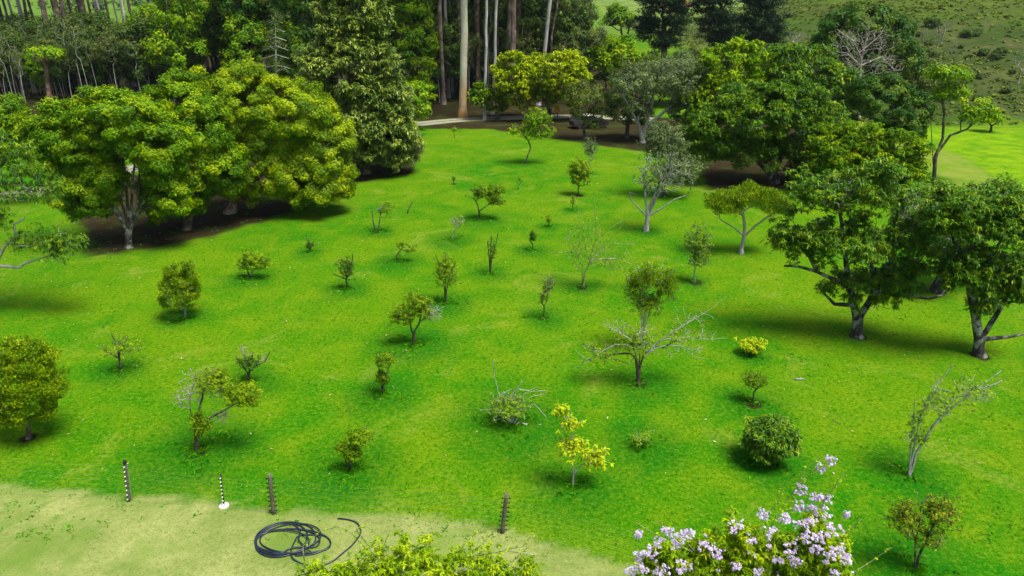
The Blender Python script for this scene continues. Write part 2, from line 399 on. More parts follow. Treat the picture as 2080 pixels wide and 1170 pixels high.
def leaves(C, out, rc, per, L, W, mode='s', squash=.7, hue=.25):
    """leaf quads round clump centres C; out = outward direction of each clump"""
    n = len(C)
    if not n: return np.zeros((0, 3)), np.zeros((0, 4), int), np.zeros(0)
    rc = np.broadcast_to(np.asarray(rc, float), (n,)); m = n * per; ci = np.repeat(np.arange(n), per)
    q = unit(rng.normal(size=(m, 3))); rr = rng.random(m) ** .45
    lens = L * rng.uniform(.7, 1.25, m); wid = W * rng.uniform(.8, 1.2, m)
    ct = rng.random(n)
    if mode == 'r':                      # drooping rosettes, a few leaves from one point
        g = max(1, per // 7); gid = ci * g + (np.arange(m) % g)
        gq = unit(rng.normal(size=(n * g, 3))); gr = rng.random(n * g) ** .4
        gp = C[np.arange(n * g) // g] + gq * (gr * rc[np.arange(n * g) // g])[:, None] * np.array((1, 1, squash))
        a = rng.uniform(0, 2 * math.pi, m); el = rng.uniform(-1.0, .35, m)
        d = np.stack((np.cos(a) * np.cos(el), np.sin(a) * np.cos(el), np.sin(el)), 1)
        base = gp[gid]; nr = unit(np.array((0, 0, 1.)) - d * d[:, 2:3] + rng.normal(0, .25, (m, 3)))
        side = unit(np.cross(d, nr)); b0 = base; mid = base + d * lens[:, None] * .45 + nr * lens[:, None] * .06; tip = base + d * lens[:, None] - np.array((0, 0, 1.)) * lens[:, None] * .18
        tint = .45 * ct[ci] + .55 * rng.random(n * g)[gid] ** 1.3
    else:
        o = unit(out[ci] * .8 + q * .9 + np.array((0, 0, .55)) + rng.normal(0, .35, (m, 3)))
        pos = C[ci] + q * (rr * rc[ci])[:, None] * np.array((1, 1, squash))
        d = unit(np.cross(o, rng.normal(size=(m, 3))))
        if mode == 'f': d = unit(d + np.array((0, 0, .9)) + out[ci] * .4); o = unit(np.cross(d, rng.normal(size=(m, 3))))
        if mode == 'n': d = unit(rng.normal(size=(m, 3)) + out[ci] * .6); o = unit(np.cross(d, rng.normal(size=(m, 3))))
        side = np.cross(o, d); b0 = pos - d * lens[:, None] * .5; mid = pos + o * wid[:, None] * .12; tip = pos + d * lens[:, None] * .5
        tint = (1 - hue) * rng.random(m) * .9 + hue * ct[ci] + .0
        tint = .55 * tint + .45 * ct[ci]
    V = np.stack((b0, mid + side * wid[:, None] * .5, tip, mid - side * wid[:, None] * .5), 1).reshape(-1, 3)
    F = np.arange(m * 4).reshape(-1, 4)
    return V, F, np.clip(tint, 0, 1)
def poly_nodes(pts, seg):
    out = [np.asarray(pts[0], float)]
    for a, b in zip(pts[:-1], pts[1:]):
        a = np.asarray(a, float); b = np.asarray(b, float); k = max(1, int(np.linalg.norm(b - a) / seg))
        for i in range(1, k + 1): out.append(a + (b - a) * i / k)
    return out
def ell(Y, x0, y0, x1, y1, dY=0, depth=.9):
    """ellipsoid whose outline fills the given photo box at distance Y"""
    Yc = Y + dY; c = on((x0 + x1) / 2, (y0 + y1) / 2, Yc)
    rx = abs(on(x1, (y0 + y1) / 2, Yc)[0] - on(x0, (y0 + y1) / 2, Yc)[0]) / 2
    a = abs(on(x0, y0, Yc)[2] - on(x0, y1, Yc)[2]) / 2; ry = rx * depth
    tph = max((CAM_H - c[2]) / Yc, 0); rz = math.sqrt(max(a * a - (ry * tph) ** 2, (.45 * a) ** 2))
    return c, np.array((rx, ry, rz))
def sample_crown(E, n, shell=.75, low=-.55):
    w = np.array([e[1][0] * e[1][2] for e in E]); w = w / w.sum(); C = []; O = []
    ph = rng.uniform(0, 6.28, (len(E), 6))
    k = rng.choice(len(E), size=n * 3, p=w)
    q = unit(rng.normal(size=(n * 3, 3))); keep = q[:, 2] > low; q = q[keep]; k = k[keep]
    c = np.array([E[i][0] for i in k]); r = np.array([E[i][1] for i in k]); f = ph[k]
    lump = 1 + .15 * np.sin(q[:, 0] * 5 + f[:, 0]) * np.sin(q[:, 1] * 5 + f[:, 1]) + .10 * np.sin(q[:, 2] * 7 + f[:, 2] + q[:, 0] * 4) - .05
    rad = shell + (1 - shell) * rng.random(len(q)) ** .6 if shell > .05 else rng.random(len(q)) ** (1 / 2.4)
    p = c + q * r * (rad * lump)[:, None]
    # drop points deep inside another ellipsoid
    ok = np.ones(len(p), bool)
    if shell > .3 and len(E) > 1:
        for i, (ec, er) in enumerate(E):
            dd = (((p - ec) / er) ** 2).sum(1); ok &= ~((dd < .45) & (k != i))
    p = p[ok][:n]; q = q[ok][:n]
    return p, q
TREES = []
def tree(name, label, cat, base, crowns, tr=.1, fork=None, stems=None, limbs=(), bk='grey', leaf='green', n=0, rc=.5, per=0, L=.2, W=.09,
         mode='s', shell=.75, low=-.5, bf=.35, seg=None, wig=.12, lift=0., cover=1.3, dens=1.5, tip=None, group=None, soil=0, rank=0, squash=.7,
         depth=.9, bare=0, dead=(), at=None, twigs=0, leafprob=1.0, along=0, alr=.07, spread=0, em=None, fork_m=None, parts=('trunk', 'crown')):
    g = np.asarray(at, float) if at is not None else gnd(*base)
    Y = g[1]; B = g.copy()
    if soil or rank: BASES.append((g[0], g[1], soil, rank))
    E = [ell(Y, *c[:4], dY=(c[4] if len(c) > 4 else 0), depth=depth) for c in crowns]
    if em: E = [(B + np.array(c[:3], float), np.array(c[3:], float)) for c in em]
    size = max(e[1][0] for e in E)
    seg = seg or max(.12, size * .13)
    for e in E:                                    # keep crowns above the ground
        low_z = float(height(e[0][0], e[0][1])) + .12
        if e[0][2] - e[1][2] < low_z - .05: pass
    if not n:
        A = sum(4 * math.pi * (((e[1][0] * e[1][1]) ** 1.6 + (e[1][0] * e[1][2]) ** 1.6 + (e[1][1] * e[1][2]) ** 1.6) / 3) ** (1 / 1.6) for e in E) * .75
        n = int(cover * A / (math.pi * rc * rc))
    if not per: per = int(dens * math.pi * rc * rc / (L * W / 2))
    C, O = sample_crown(E, n, shell, low)
    if spread: C = C + rng.normal(0, spread * size, C.shape) * (1, 1, .8)
    gz = height(C[:, 0], C[:, 1]); ok = C[:, 2] > gz + .15; C = C[ok]; O = O[ok]
    # trunk and given limbs
    cc = np.mean([e[0] for e in E], axis=0)
    nodes = [B - np.array((0, 0, .15))]; par = [-1]; limb_of = {0: -1}
    def chain(pts, start, islimb=True):
        pn = poly_nodes(pts, seg); prev = start
        for ii, q in enumerate(pn[1:]):
            nodes.append(q + rng.normal(0, .03 * seg, 3)); par.append(prev); prev = len(nodes) - 1; limb_of[prev] = ii / len(pn) if islimb else -1
        return prev
    P2 = lambda t: on(t[0], t[1], Y + (t[2] if len(t) > 2 else 0))
    if stems:
        for s in stems: chain([nodes[0]] + [P2(t) for t in s], 0)
    else:
        if fork_m is not None: fk = B + np.array(fork_m, float)
        elif fork is not None: fk = P2(fork)
        else: fk = B + (cc - B) * .45
        if fork is None and fork_m is None: fk[:2] = B[:2] + (cc - B)[:2] * .25
        chain([nodes[0], (B * .5 + fk * .5) + rng.normal(0, (.008 if em or crowns and tr > .45 else .04) * np.linalg.norm(fk - B), 3) * (1, 1, 0), fk], 0, False)
    for l in limbs:
        a = P2(l[0]); arr = np.array(nodes); j = int(np.argmin(((arr - a) ** 2).sum(1)))
        chain([arr[j]] + [P2(t) for t in l[1:]], j)
    att = C
    if len(att) > 420: att = C[rng.choice(len(C), 420, replace=False)]
    if twigs:
        T, _ = sample_crown(E, twigs, .15, -.9); T = T[T[:, 2] > height(T[:, 0], T[:, 1]) + .1]; att = np.vstack((att, T))
    P, pr, tips = skeleton(np.array(nodes), par, att, bf, seg, wig, lift)
    dist = np.linalg.norm(g - np.array((0, 0, CAM_H))); tip = tip or .00028 * dist
    rad = radii(P, pr, tr, min(tip, tr * .6))
    PL = np.zeros(len(P))
    for i in range(1, len(P)): PL[i] = PL[pr[i]] + np.linalg.norm(P[i] - P[pr[i]])
    rad = rad * (1 - .40 * np.clip(PL / (PL.max() + 1e-6), 0, 1))
    for i in range(1, len(par)):
        if limb_of[i] >= 0: rad[i] = max(rad[i], max(tr * (.52 - .36 * limb_of[i]), tip * (3.2 - 1.8 * limb_of[i])) if tr < .13 else tr * (.42 - .30 * limb_of[i]))
    rad = np.maximum(rad, tip * .8)
    rad[0] = max(rad[0], tr)
    fl = np.clip(1 - (P[:, 2] - B[2]) / (tr * 3.5), 0, 1); rad = rad * (1 + .55 * fl ** 2)
    root = thing(name, label, cat, B, group)
    V, F = tubes(P - B, pr, rad)
    kids = [link(parts[0], mesh(parts[0], V, F, BARK[bk], smooth=True), root)]
    if leaf and per:
        if leafprob < 1: m = rng.random(len(C)) < leafprob; C = C[m]; O = O[m]
        V, F, t = leaves(C - B, O, rc, per, L, W, mode, squash)
        if along:
            zt = B[2] + .12 * (P[:, 2].max() - B[2]); pk = np.where((rad < max(tip * 3.0, tr * .45)) & (P[:, 2] > zt))[0]
            A2 = P[pk]; A2 = (A2 + P[pr[pk]]) / 2 if len(pk) else A2
            V2, F2, t2 = leaves(A2 - B, unit(A2 - cc), alr, along, L * .9, W * .9, 's', 1)
            F = np.vstack((F, F2 + len(V))); V = np.vstack((V, V2)); t = np.concatenate((t, t2))
        kids.append(link(parts[1], mesh(parts[1], V, F, LEAFM[leaf], t), root))
    for dd in dead:                                # bare, bleached limbs: (start, path, box, twigs)
        a = P2(dd[0]); j = int(np.argmin(((P - a) ** 2).sum(1))); nn = [P[j]]; pp = [-1]; prev = 0
        for q in poly_nodes([P[j]] + [P2(t) for t in dd[1]], seg * .7)[1:]: nn.append(q); pp.append(prev); prev = len(nn) - 1
        dE = [ell(Y, *dd[2][:4], dY=(dd[2][4] if len(dd[2]) > 4 else 0), depth=.7)]
        T, _ = sample_crown(dE, dd[3], .2, -.95)
        dP, dpr, _ = skeleton(np.array(nn), pp, T, .3, seg * .6, .14); dr = radii(dP, dpr, max(tr * .28, tip * 2), tip * .9)
        V, F = tubes(dP - B, dpr, dr); kids.append(link('dead_branch', mesh('dead_branch', V, F, BARK['dead' if len(dd) < 5 else dd[4]], smooth=True), root))
    KIDS[root.name] = kids; TREES.append((root, B, E))
    return root

# ---- the orchard on the lawn
OR = 'young fruit trees and shrubs spread over the lawn'
def small(name, label, base, crowns, cat='tree', **k):
    k.setdefault('tr', .05); k.setdefault('rc', .16); k.setdefault('L', .11); k.setdefault('W', .05); k.setdefault('shell', .3)
    k.setdefault('low', -.8); k.setdefault('rank', .9); k.setdefault('soil', .16); k.setdefault('group', OR); k.setdefault('lift', .0)
    k.setdefault('n', 40); k.setdefault('per', 16); k.setdefault('bk', 'grey'); k.setdefault('seg', .18)
    k['tr'] *= .75; k['n'] = int(k['n'] * 1.3)
    if k['per'] < 25 and k.get('leaf', 1):
        k['n'] = int(k['n'] * 1.9); k['per'] = max(3, int(k['per'] * .72)); k['rc'] *= .72; k['L'] *= .8; k['W'] *= .78; k.setdefault('spread', .13); k['shell'] = min(k['shell'], .12); k.setdefault('along', 3); k.setdefault('bf', .22)
    return tree(name, label, cat, base, crowns, **k)
small('rounded_tree', 'dense olive-gold rounded tree on a short thick pinkish trunk near the dry turf', (57, 890), [(-10, 690, 100, 770), (-28, 715, 120, 840), (-12, 790, 108, 866)], tr=.11, bk='brown', leaf='golden',
      n=260, rc=.24, per=110, L=.085, W=.05, spread=.03, shell=.80, low=-.75, soil=.5, rank=0, fork=(56, 850), squash=.8, mode='f')
small('egg_shaped_tree', 'compact egg-shaped golden green tree on a thin white trunk with a ring of bare soil', (376, 646), [(338, 533, 398, 590), (323, 553, 407, 632)], tr=.06, bk='pale', leaf='golden',
      n=120, rc=.21, per=90, L=.09, W=.05, spread=.035, shell=.80, low=-.8, soil=.35, rank=1.0, fork=(374, 622), mode='f')
small('sparse_tree', 'sparse small tree with a pale elbow branch, between olive-gold rounded tree and egg-shaped tree', (243, 753), [(208, 680, 288, 728)], leaf='limegreen', n=46, per=9, tr=.07, twigs=20,
      fork=(241, 720), limbs=[((241, 726), (232, 722), (217, 716), (216, 708)), ((241, 724), (237, 700), (226, 678))], soil=.35, rank=1.0)
small('yellow_shrub', 'loose yellow-green shrub close to the bare soil below the big joined crowns', (508, 566), [(478, 520, 512, 556), (515, 512, 556, 555), (490, 500, 525, 550)], 'shrub', leaf='limegreen', n=90, per=12, L=.15, W=.07, rank=1.3, rc=.2,
      stems=[[(505, 555), (495, 535)], [(512, 552), (530, 535), (540, 525)]])
small('tiny_bush', 'tiny dark bush with one bare pale twig above it, near the bare soil', (629, 512), [(620, 487, 640, 508)], 'shrub', leaf='deep', n=22, per=12, limbs=[((628, 500), (622, 478))], tr=.035, rank=.9)
small('leaning_bush', 'thin dark-leaved bush with a few pale shoots on top and an outstretched side branch', (705, 587), [(688, 530, 720, 575), (680, 520, 722, 548)], 'shrub', leaf='deep', n=55, per=12,
      limbs=[((706, 565), (715, 540), (716, 515)), ((704, 570), (690, 562), (676, 556))], twigs=20, rank=1.1)
small('bent_sapling', 'small bent tree with yellow leaf tips and a dark curved stem', (806, 531), [(803, 486, 830, 505), (820, 495, 846, 515)], leaf='limegreen', n=34, per=14, tr=.05, bk='dark',
      stems=[[(806, 518), (815, 506), (826, 497), (838, 506)]], rank=1.2)
small('two_stemmed_tree', 'two-stemmed pale tree with wispy yellowish crown leaning to one side, near the dark conical tree', (764, 471), [(768, 408, 802, 440)], leaf='limegreen', n=40, per=10, tr=.05,
      stems=[[(758, 452), (756, 435), (755, 422)], [(771, 452), (773, 430), (782, 415)]], dead=[((773, 430), [(766, 430), (782, 416)], (762, 412, 790, 432), 22)], rank=1.2, soil=.35)
small('bare_twig', 'single leafless dark forked twig standing in the grass', (827, 434), [(824, 412, 836, 428)], leaf=None, n=5, tr=.03, bk='dark', stems=[[(829, 427), (834, 418), (837, 411)]], rank=0, soil=0)
small('seedling_tree', 'tiny lone seedling in front of the dark conical tree', (921, 374), [(918, 357, 926, 370)], leaf='deep', n=8, per=8, tr=.03, rank=0, soil=.35)
small('umbrella_tree', 'small umbrella-shaped tree with green flat crown on a split pale stem', (974, 446), [(953, 374, 1005, 408), (975, 372, 1028, 402), (990, 390, 1026, 422)], leaf='green', n=120, rc=.22, per=22, L=.14, W=.07, tr=.07,
      fork=(973, 430), limbs=[((973, 432), (970, 415), (962, 403)), ((973, 430), (985, 420), (996, 412))], rank=1.5)
small('curved_tree', 'small pale curved tree bowing sideways over a patch of rank grass', (917, 488), [(915, 436, 948, 458)], leaf='limegreen', n=16, per=8, tr=.05, bk='pale',
      stems=[[(922, 470), (932, 460), (940, 448)]], dead=[((930, 462), [(920, 455), (914, 446), (926, 438)], (914, 434, 946, 462), 40, 'pale')], rank=1.3, soil=0)
small('vase_shrub', 'tall upright multi-stemmed shrub directly behind the tree with the bleached side branch', (905, 617), [(880, 515, 930, 590)], 'shrub', leaf='green', n=110, per=10, tr=.05, bk='dark',
      stems=[[(903, 590), (897, 550), (885, 518)], [(907, 590), (915, 555), (925, 535)], [(905, 592), (904, 550), (905, 520)]], rank=1.3, twigs=40)
small('thin_shrub', 'narrow nearly leafless upright shrub with several thin whips', (996, 556), [(988, 474, 1012, 540)], 'shrub', leaf='deep', n=26, per=5, tr=.04, bk='dark',
      stems=[[(994, 530), (990, 490)], [(998, 528), (1006, 500), (1012, 472)], [(996, 528), (998, 480)]], rank=1.0, twigs=10)
small('narrow_sapling', 'narrow taller one of the two little dark saplings among bright rank weeds', (1081, 509), [(1074, 464, 1090, 496)], leaf='deep', n=30, per=12, tr=.04, rank=1.0)
small('little_sapling', 'shorter yellow-topped one of the two little dark saplings among bright rank weeds', (1114, 461), [(1108, 436, 1121, 455)], leaf='green', n=16, per=12, tr=.035, rank=.7)
small('wispy_seedling', 'wispy yellow-green seedling right below the small golden lollipop tree', (1163, 427), [(1157, 390, 1170, 422)], leaf='limegreen', n=14, per=8, tr=.03, rank=.7)
small('lollipop_tree', 'small golden lollipop-shaped tree on a straight thin stem', (1175, 397), [(1155, 322, 1202, 378)], leaf='golden', n=110, rc=.3, per=22, L=.18, W=.09, tr=.06, fork=(1175, 378), shell=.5, soil=.5, rank=0)
small('spreading_tree', 'wide open nearly leafless tree with arching thin branches and a black leaning stem', (1184, 584), [(1135, 455, 1250, 560), (1200, 500, 1300, 560), (1150, 430, 1220, 500)], leaf='limegreen', n=85, per=5, tr=.08, bk='greenstem',
      stems=[[(1187, 555), (1196, 538), (1214, 526)], [(1182, 540), (1170, 512), (1160, 490)]],
      limbs=[((1214, 526), (1235, 528), (1245, 545), (1248, 556)), ((1214, 526), (1248, 525), (1290, 538)), ((1196, 536), (1225, 500), (1268, 455)), ((1190, 540), (1212, 480), (1209, 430), (1205, 388)),
             ((1170, 512), (1150, 512), (1120, 514)), ((1200, 530), (1230, 470), (1265, 448)), ((1214, 510), (1245, 495), (1290, 496))], twigs=130, rank=.8, soil=.45, wig=.2, lift=.1, tip=.008)
small('frail_tree', 'frail slender tree with pale tangled twigs at its top', (1104, 647), [(1092, 585, 1115, 625), (1098, 555, 1130, 600)], leaf='olive', n=34, per=8, tr=.05,
      dead=[((1108, 610), [(1112, 595), (1125, 572)], (1098, 552, 1132, 602), 40)], rank=1.0, soil=.4)
small('white_barked_tree', 'white-barked tree with a stout short trunk and bare spreading grey twigs', (1313, 470), [(1282, 300, 1410, 400), (1300, 335, 1360, 410)], leaf='greygreen', n=60, per=7, tr=.2, bk='pale', L=.2, W=.08,
      fork=(1316, 440), limbs=[((1316, 442), (1300, 425), (1283, 408), (1278, 390)), ((1316, 444), (1340, 425), (1370, 405), (1396, 396)), ((1316, 440), (1311, 400), (1308, 360), (1318, 320)), ((1316, 438), (1338, 390), (1360, 350), (1366, 315)), ((1312, 430), (1330, 395), (1345, 360))],
      twigs=330, wig=.2, rank=.9, soil=0, seg=.3, tip=.014)
small('grey_tree', 'tall grey-green ragged tree standing right behind the white-barked tree', (1348, 400), [(1300, 250, 1400, 330), (1330, 300, 1430, 385), (1310, 240, 1370, 290)], leaf='greygreen', n=260, rc=.45, per=22, L=.22, W=.09, tr=.15,
      fork=(1350, 370), rank=0, soil=0, seg=.4, twigs=60, shell=.3)
small('upright_tree', 'upright olive tree with wine-glass crown on a thin white stem and a dark soil ring', (1414, 573), [(1385, 450, 1450, 535), (1398, 500, 1440, 545)], leaf='green', n=150, per=13, L=.13, W=.05, tr=.06, bk='pale',
      fork=(1412, 543), soil=.55, rank=.7, bf=.2, twigs=30)
small('feathery_tree', 'feathery golden umbrella-crowned tree with bare grey limbs on a pale trunk', (1505, 515), [(1435, 388, 1510, 445), (1480, 372, 1560, 430), (1530, 385, 1600, 440), (1560, 405, 1598, 450)], leaf='golden', n=330, rc=.34, per=42, L=.17, W=.05, tr=.16, bk='pale',
      mode='f', fork=(1512, 480), limbs=[((1512, 482), (1490, 462), (1462, 445)), ((1512, 480), (1512, 450), (1508, 430)), ((1514, 480), (1535, 458), (1560, 440))], shell=.55, low=-.35, rank=0, soil=0, twigs=50)
small('vee_crowned_tree', 'dense dark green V-shaped tree rising just behind the wide pale bare-limbed tree', (1312, 712), [(1266, 548, 1312, 620), (1332, 540, 1376, 622), (1285, 530, 1350, 600), (1285, 590, 1345, 645)], leaf='green', n=240, rc=.2, per=20, L=.12, W=.045, tr=.06, bk='pale',
      stems=[[(1305, 680), (1303, 640), (1286, 590), (1271, 555)], [(1310, 670), (1320, 630), (1345, 590), (1368, 545)], [(1308, 660), (1312, 600), (1318, 535)], [(1308, 660), (1302, 600), (1296, 545)], [(1309, 650), (1328, 600), (1342, 545)]], shell=.2, rank=0, soil=0, mode='f', bf=.12, along=5, alr=.16)
small('bare_limbed_tree', 'wide pale bare-limbed tree with long drooping arms on both sides and a dark multiple stem', (1297, 779), [(1235, 655, 1345, 740), (1180, 690, 1250, 745), (1330, 650, 1440, 700)], leaf='limegreen', n=120, per=7, tr=.13, bk='dark',
      stems=[[(1300, 745), (1306, 725), (1312, 700)], [(1294, 740), (1290, 715), (1282, 690)], [(1299, 735), (1300, 700)]], twigs=60, rank=1.2, soil=.5, tip=.007,
      dead=[((1288, 705), [(1272, 700), (1250, 700), (1225, 712), (1195, 735), (1163, 749)], (1165, 685, 1260, 745), 40, 'pale'), ((1305, 725), [(1330, 708), (1358, 701), (1388, 704), (1410, 725), (1432, 728)], (1330, 690, 1440, 730), 60, 'pale'),
            ((1305, 725), [(1345, 690), (1390, 686), (1445, 689), (1475, 687)], (1350, 660, 1465, 700), 60, 'pale'), ((1308, 715), [(1350, 685), (1390, 660), (1440, 630), (1476, 602)], (1350, 615, 1470, 680), 26, 'pale'),
            ((1282, 690), [(1262, 678), (1238, 665), (1232, 648)], (1215, 640, 1285, 690), 40, 'pale'), ((1300, 705), [(1302, 680), (1300, 650)], (1255, 650, 1345, 720), 60, 'pale')])
small('ochre_tree', 'yellow-green tree with a bleached leafless branch reaching out of one side', (839, 701), [(818, 586, 872, 645), (788, 615, 840, 668), (840, 600, 880, 655)], leaf='golden', n=190, per=14, L=.11, W=.055, tr=.08, bk='dark',
      stems=[[(839, 680), (835, 665), (832, 650)], [(842, 672), (852, 655), (855, 640)]], dead=[((850, 655), [(865, 645), (885, 632), (903, 622)], (850, 612, 905, 660), 150)], soil=.35, rank=1.7, shell=.3)
small('two_toned_bush', 'upright bush with dark leaves below and a yellow wispy top', (776, 802), [(762, 748, 792, 785), (760, 712, 806, 745)], 'shrub', leaf='green', n=80, per=11, tr=.05, bk='grey',
      stems=[[(775, 780), (768, 740), (764, 715)], [(779, 780), (790, 745), (803, 718)]], rank=1.3, twigs=40)
small('cup_shaped_bush', 'dark cup-shaped little tree with pale bare twig tips, behind the tree draped with bleached twigs', (506, 776), [(480, 720, 528, 752)], 'shrub', leaf='deep', n=46, per=12, tr=.07, bk='dark',
      stems=[[(503, 757), (490, 740), (478, 722)], [(507, 755), (520, 742), (538, 735), (548, 715)], [(505, 757), (510, 735), (514, 715)]],
      dead=[((500, 730), [(492, 718), (488, 700)], (478, 700, 515, 730), 26), ((525, 740), [(540, 733)], (520, 712, 552, 742), 18)], rank=1.2)
small('tangled_tree', 'gnarled tree draped with bleached twigs, one dense leafy arm and a thick brown base', (397, 918), [(455, 768, 530, 830), (400, 745, 470, 800), (388, 830, 425, 895), (480, 790, 528, 828)], leaf='golden', n=210, per=18, tr=.10, bk='brown',
      stems=[[(396, 880), (392, 855), (386, 830)], [(402, 878), (425, 850), (455, 833), (480, 820)], [(399, 878), (405, 830), (415, 790)]],
      dead=[((386, 835), [(385, 810), (395, 775), (398, 755)], (355, 745, 430, 830), 170), ((440, 842), [(450, 845), (470, 832)], (425, 825, 475, 868), 60), ((410, 800), [(428, 775), (434, 745)], (405, 738, 470, 830), 140),
            ((386, 835), [(372, 828), (364, 820)], (345, 790, 385, 832), 30)], rank=1.9, soil=.5)
small('fountain_shrub', 'fountain-shaped shrub of arching bare pale canes over rank dark grass', (1038, 862), [(985, 795, 1080, 850)], 'shrub', leaf='limegreen', n=130, per=5, along=3, tr=.06, bk='pale',
      stems=[[(1015, 805), (1005, 770), (1001, 735), (1003, 730)], [(1025, 815), (1050, 790), (1085, 795), (1112, 793)], [(1022, 830), (1005, 832), (975, 833)], [(1045, 830), (1065, 800), (1090, 785)],
             [(1060, 835), (1085, 820), (1110, 848)], [(1055, 858), (1080, 865), (1100, 862)], [(1040, 820), (1050, 790), (1065, 770)], [(1020, 850), (1000, 855)], [(1030, 820), (1020, 800), (1040, 790)], [(1050, 830), (1080, 805), (1105, 800)]], twigs=170, lift=.15, rank=2.0, tip=.008)
small('slanting_shrub', 'slanting shrub with small dark and yellow leaves, between the hose and the two-toned bush', (708, 957), [(695, 900, 735, 940), (705, 868, 758, 905), (680, 895, 712, 925)], 'shrub', leaf='green', n=130, per=12, tr=.05, bk='dark',
      stems=[[(702, 935), (694, 910)], [(715, 930), (730, 890), (750, 858)], [(708, 935), (712, 900), (714, 875)]], rank=1.5, twigs=40)
small('yellow_tree', 'bright yellow-leaved sapling with a thin white trunk and one low side branch', (1165, 987), [(1130, 880, 1195, 930), (1140, 845, 1180, 880), (1180, 905, 1238, 955), (1124, 820, 1150, 850)], leaf='yellow', n=85, rc=.17, per=11, L=.17, W=.06, mode='r', tr=.055, bk='pale',
      stems=[[(1163, 930), (1163, 870), (1160, 835)]], limbs=[((1165, 965), (1180, 945), (1205, 935), (1230, 905)), ((1163, 860), (1150, 848), (1135, 828))], rank=1.3, soil=0)
small('dwarf_seedling', 'dwarf pale seedling barely rising from a dark clump of grass', (1303, 907), [(1272, 874, 1336, 900)], 'shrub', leaf='limegreen', n=20, per=9, tr=.04, bk='pale', rank=1.2, soil=0)
small('broom_tree', 'small twiggy broom-shaped tree between the low bright yellow shrub and the round dark bush', (1528, 818), [(1506, 752, 1562, 790)], leaf='green', n=90, per=8, L=.10, W=.04, tr=.05, bk='dark', soil=.5, rank=1.2, twigs=50, bf=.2)
small('low_yellow_bush', 'low bright yellow shrub beside the shade of the spreading mango-like tree', (1530, 721), [(1500, 685, 1555, 715)], 'shrub', leaf='yellow', n=45, rc=.16, per=14, mode='r', L=.16, W=.06, tr=.04, rank=.7, soil=0)
small('round_bush', 'round dense glossy dark-green bush with a bare ring of soil beneath', (1566, 940), [(1517, 845, 1618, 932)], 'shrub', leaf='mango', n=330, rc=.15, per=35, mode='r', L=.14, W=.045, shell=.8, low=-.8, tr=.07, rank=1.2, soil=.45, bk='grey', dens=2)
small('lanky_tree', 'lanky see-through tree of leaning pale whips with a few big fresh leaves', (1847, 967), [(1840, 820, 1880, 900), (1870, 770, 1950, 860), (1930, 760, 2020, 830), (1850, 860, 1890, 920)], leaf='limegreen', n=70, per=2, along=1, L=.15, W=.07, tr=.085, bk='pale',
      stems=[[(1857, 905), (1868, 850), (1890, 800), (1935, 740)], [(1862, 920), (1895, 865), (1945, 820), (1985, 790), (2035, 752)], [(1850, 910), (1855, 860), (1858, 810)]],
      limbs=[((1890, 870), (1940, 810), (1975, 790)), ((1985, 790), (2010, 785), (2036, 772)), ((1880, 830), (1905, 790), (1900, 760))], twigs=230, rank=1.0, soil=.2, wig=.08, tip=.009)
small('rusty_tree', 'open-crowned tree with rusty and yellowish leaves on two bare forked stems, beside the lilac-flowered bush', (1860, 1157), [(1805, 1010, 1870, 1090), (1870, 1000, 1945, 1080), (1840, 1060, 1930, 1120)], leaf='rusty', n=150, per=6, spread=.2, L=.13, W=.05, tr=.07, bk='grey',
      stems=[[(1858, 1110), (1868, 1060), (1872, 1020), (1890, 1005)], [(1868, 1125), (1890, 1080), (1905, 1040), (1925, 1000)], [(1860, 1100), (1845, 1050), (1830, 1015)]], rank=1.5, twigs=120, tip=.008)
small('airy_sapling', 'airy light-green sapling with a slanting grey stem, in front of the gold-crowned tree', (1067, 333), [(1062, 218, 1118, 265), (1050, 250, 1110, 285), (1098, 258, 1132, 280), (1030, 255, 1060, 275)], leaf='limegreen', n=170, rc=.3, per=14, L=.22, W=.11, tr=.09, bk='grey',
      fork=(1078, 300), rank=0, soil=0, twigs=70, seg=.4)
small('grey_wisp', 'wispy grey-green upright sapling between the dark-trunked small tree and the lollipop tree', (1197, 352), [(1184, 275, 1214, 325)], leaf='greygreen', n=60, rc=.25, per=12, L=.15, W=.06, tr=.05, bk='pale', rank=.6, soil=0, mode='f')
small('faint_seedling', 'faint spindly seedling between the umbrella-shaped tree and the lollipop tree', (1053, 386), [(1046, 356, 1062, 372)], leaf='limegreen', n=8, per=8, tr=.03, rank=0, soil=0)
small('short_seedling', 'short sparse seedling next to the gravel track', (923, 279), [(917, 256, 930, 270)], leaf='limegreen', n=9, per=10, L=.16, W=.08, tr=.035, rank=0, soil=0)

# ---- big trees round the lawn
tree('broad_tree', 'broad light-green tree with a fan of many pale stems rising from one base', 'tree', (262, 503), [(75, 200, 230, 380), (140, 175, 330, 300), (250, 215, 390, 370), (120, 300, 230, 440), (300, 330, 385, 445), (45, 215, 150, 370), (150, 300, 260, 400), (150, 210, 280, 330), (105, 330, 235, 450), (70, 240, 200, 380)],
     tr=.24, bk='grey', leaf='green', rc=.48, L=.17, W=.09, stems=[[(258, 465), (232, 420), (210, 360)], [(262, 460), (258, 400), (250, 320)], [(264, 460), (268, 390), (275, 310)], [(266, 465), (290, 420), (300, 390), (302, 350)], [(262, 462), (246, 410), (238, 340)], [(265, 462), (280, 410), (285, 330)]],
     cover=1.75, dens=1.8, low=-.9, depth=.9, shell=.6)
tree('broad_tree', 'light-green tree with a ridged double trunk, in the middle of the three joined crowns', 'tree', (380, 466), [(290, 145, 420, 260), (330, 190, 480, 330), (310, 290, 440, 432), (400, 280, 500, 405), (300, 230, 400, 350), (280, 330, 360, 455), (330, 350, 420, 440)],
     tr=.28, bk='brown', leaf='green', rc=.50, L=.17, W=.09, cover=1.8, dens=1.8, low=-.92, shell=.65, depth=.9, stems=[[(376, 430), (360, 380), (350, 300)], [(388, 428), (400, 370), (410, 290)]])
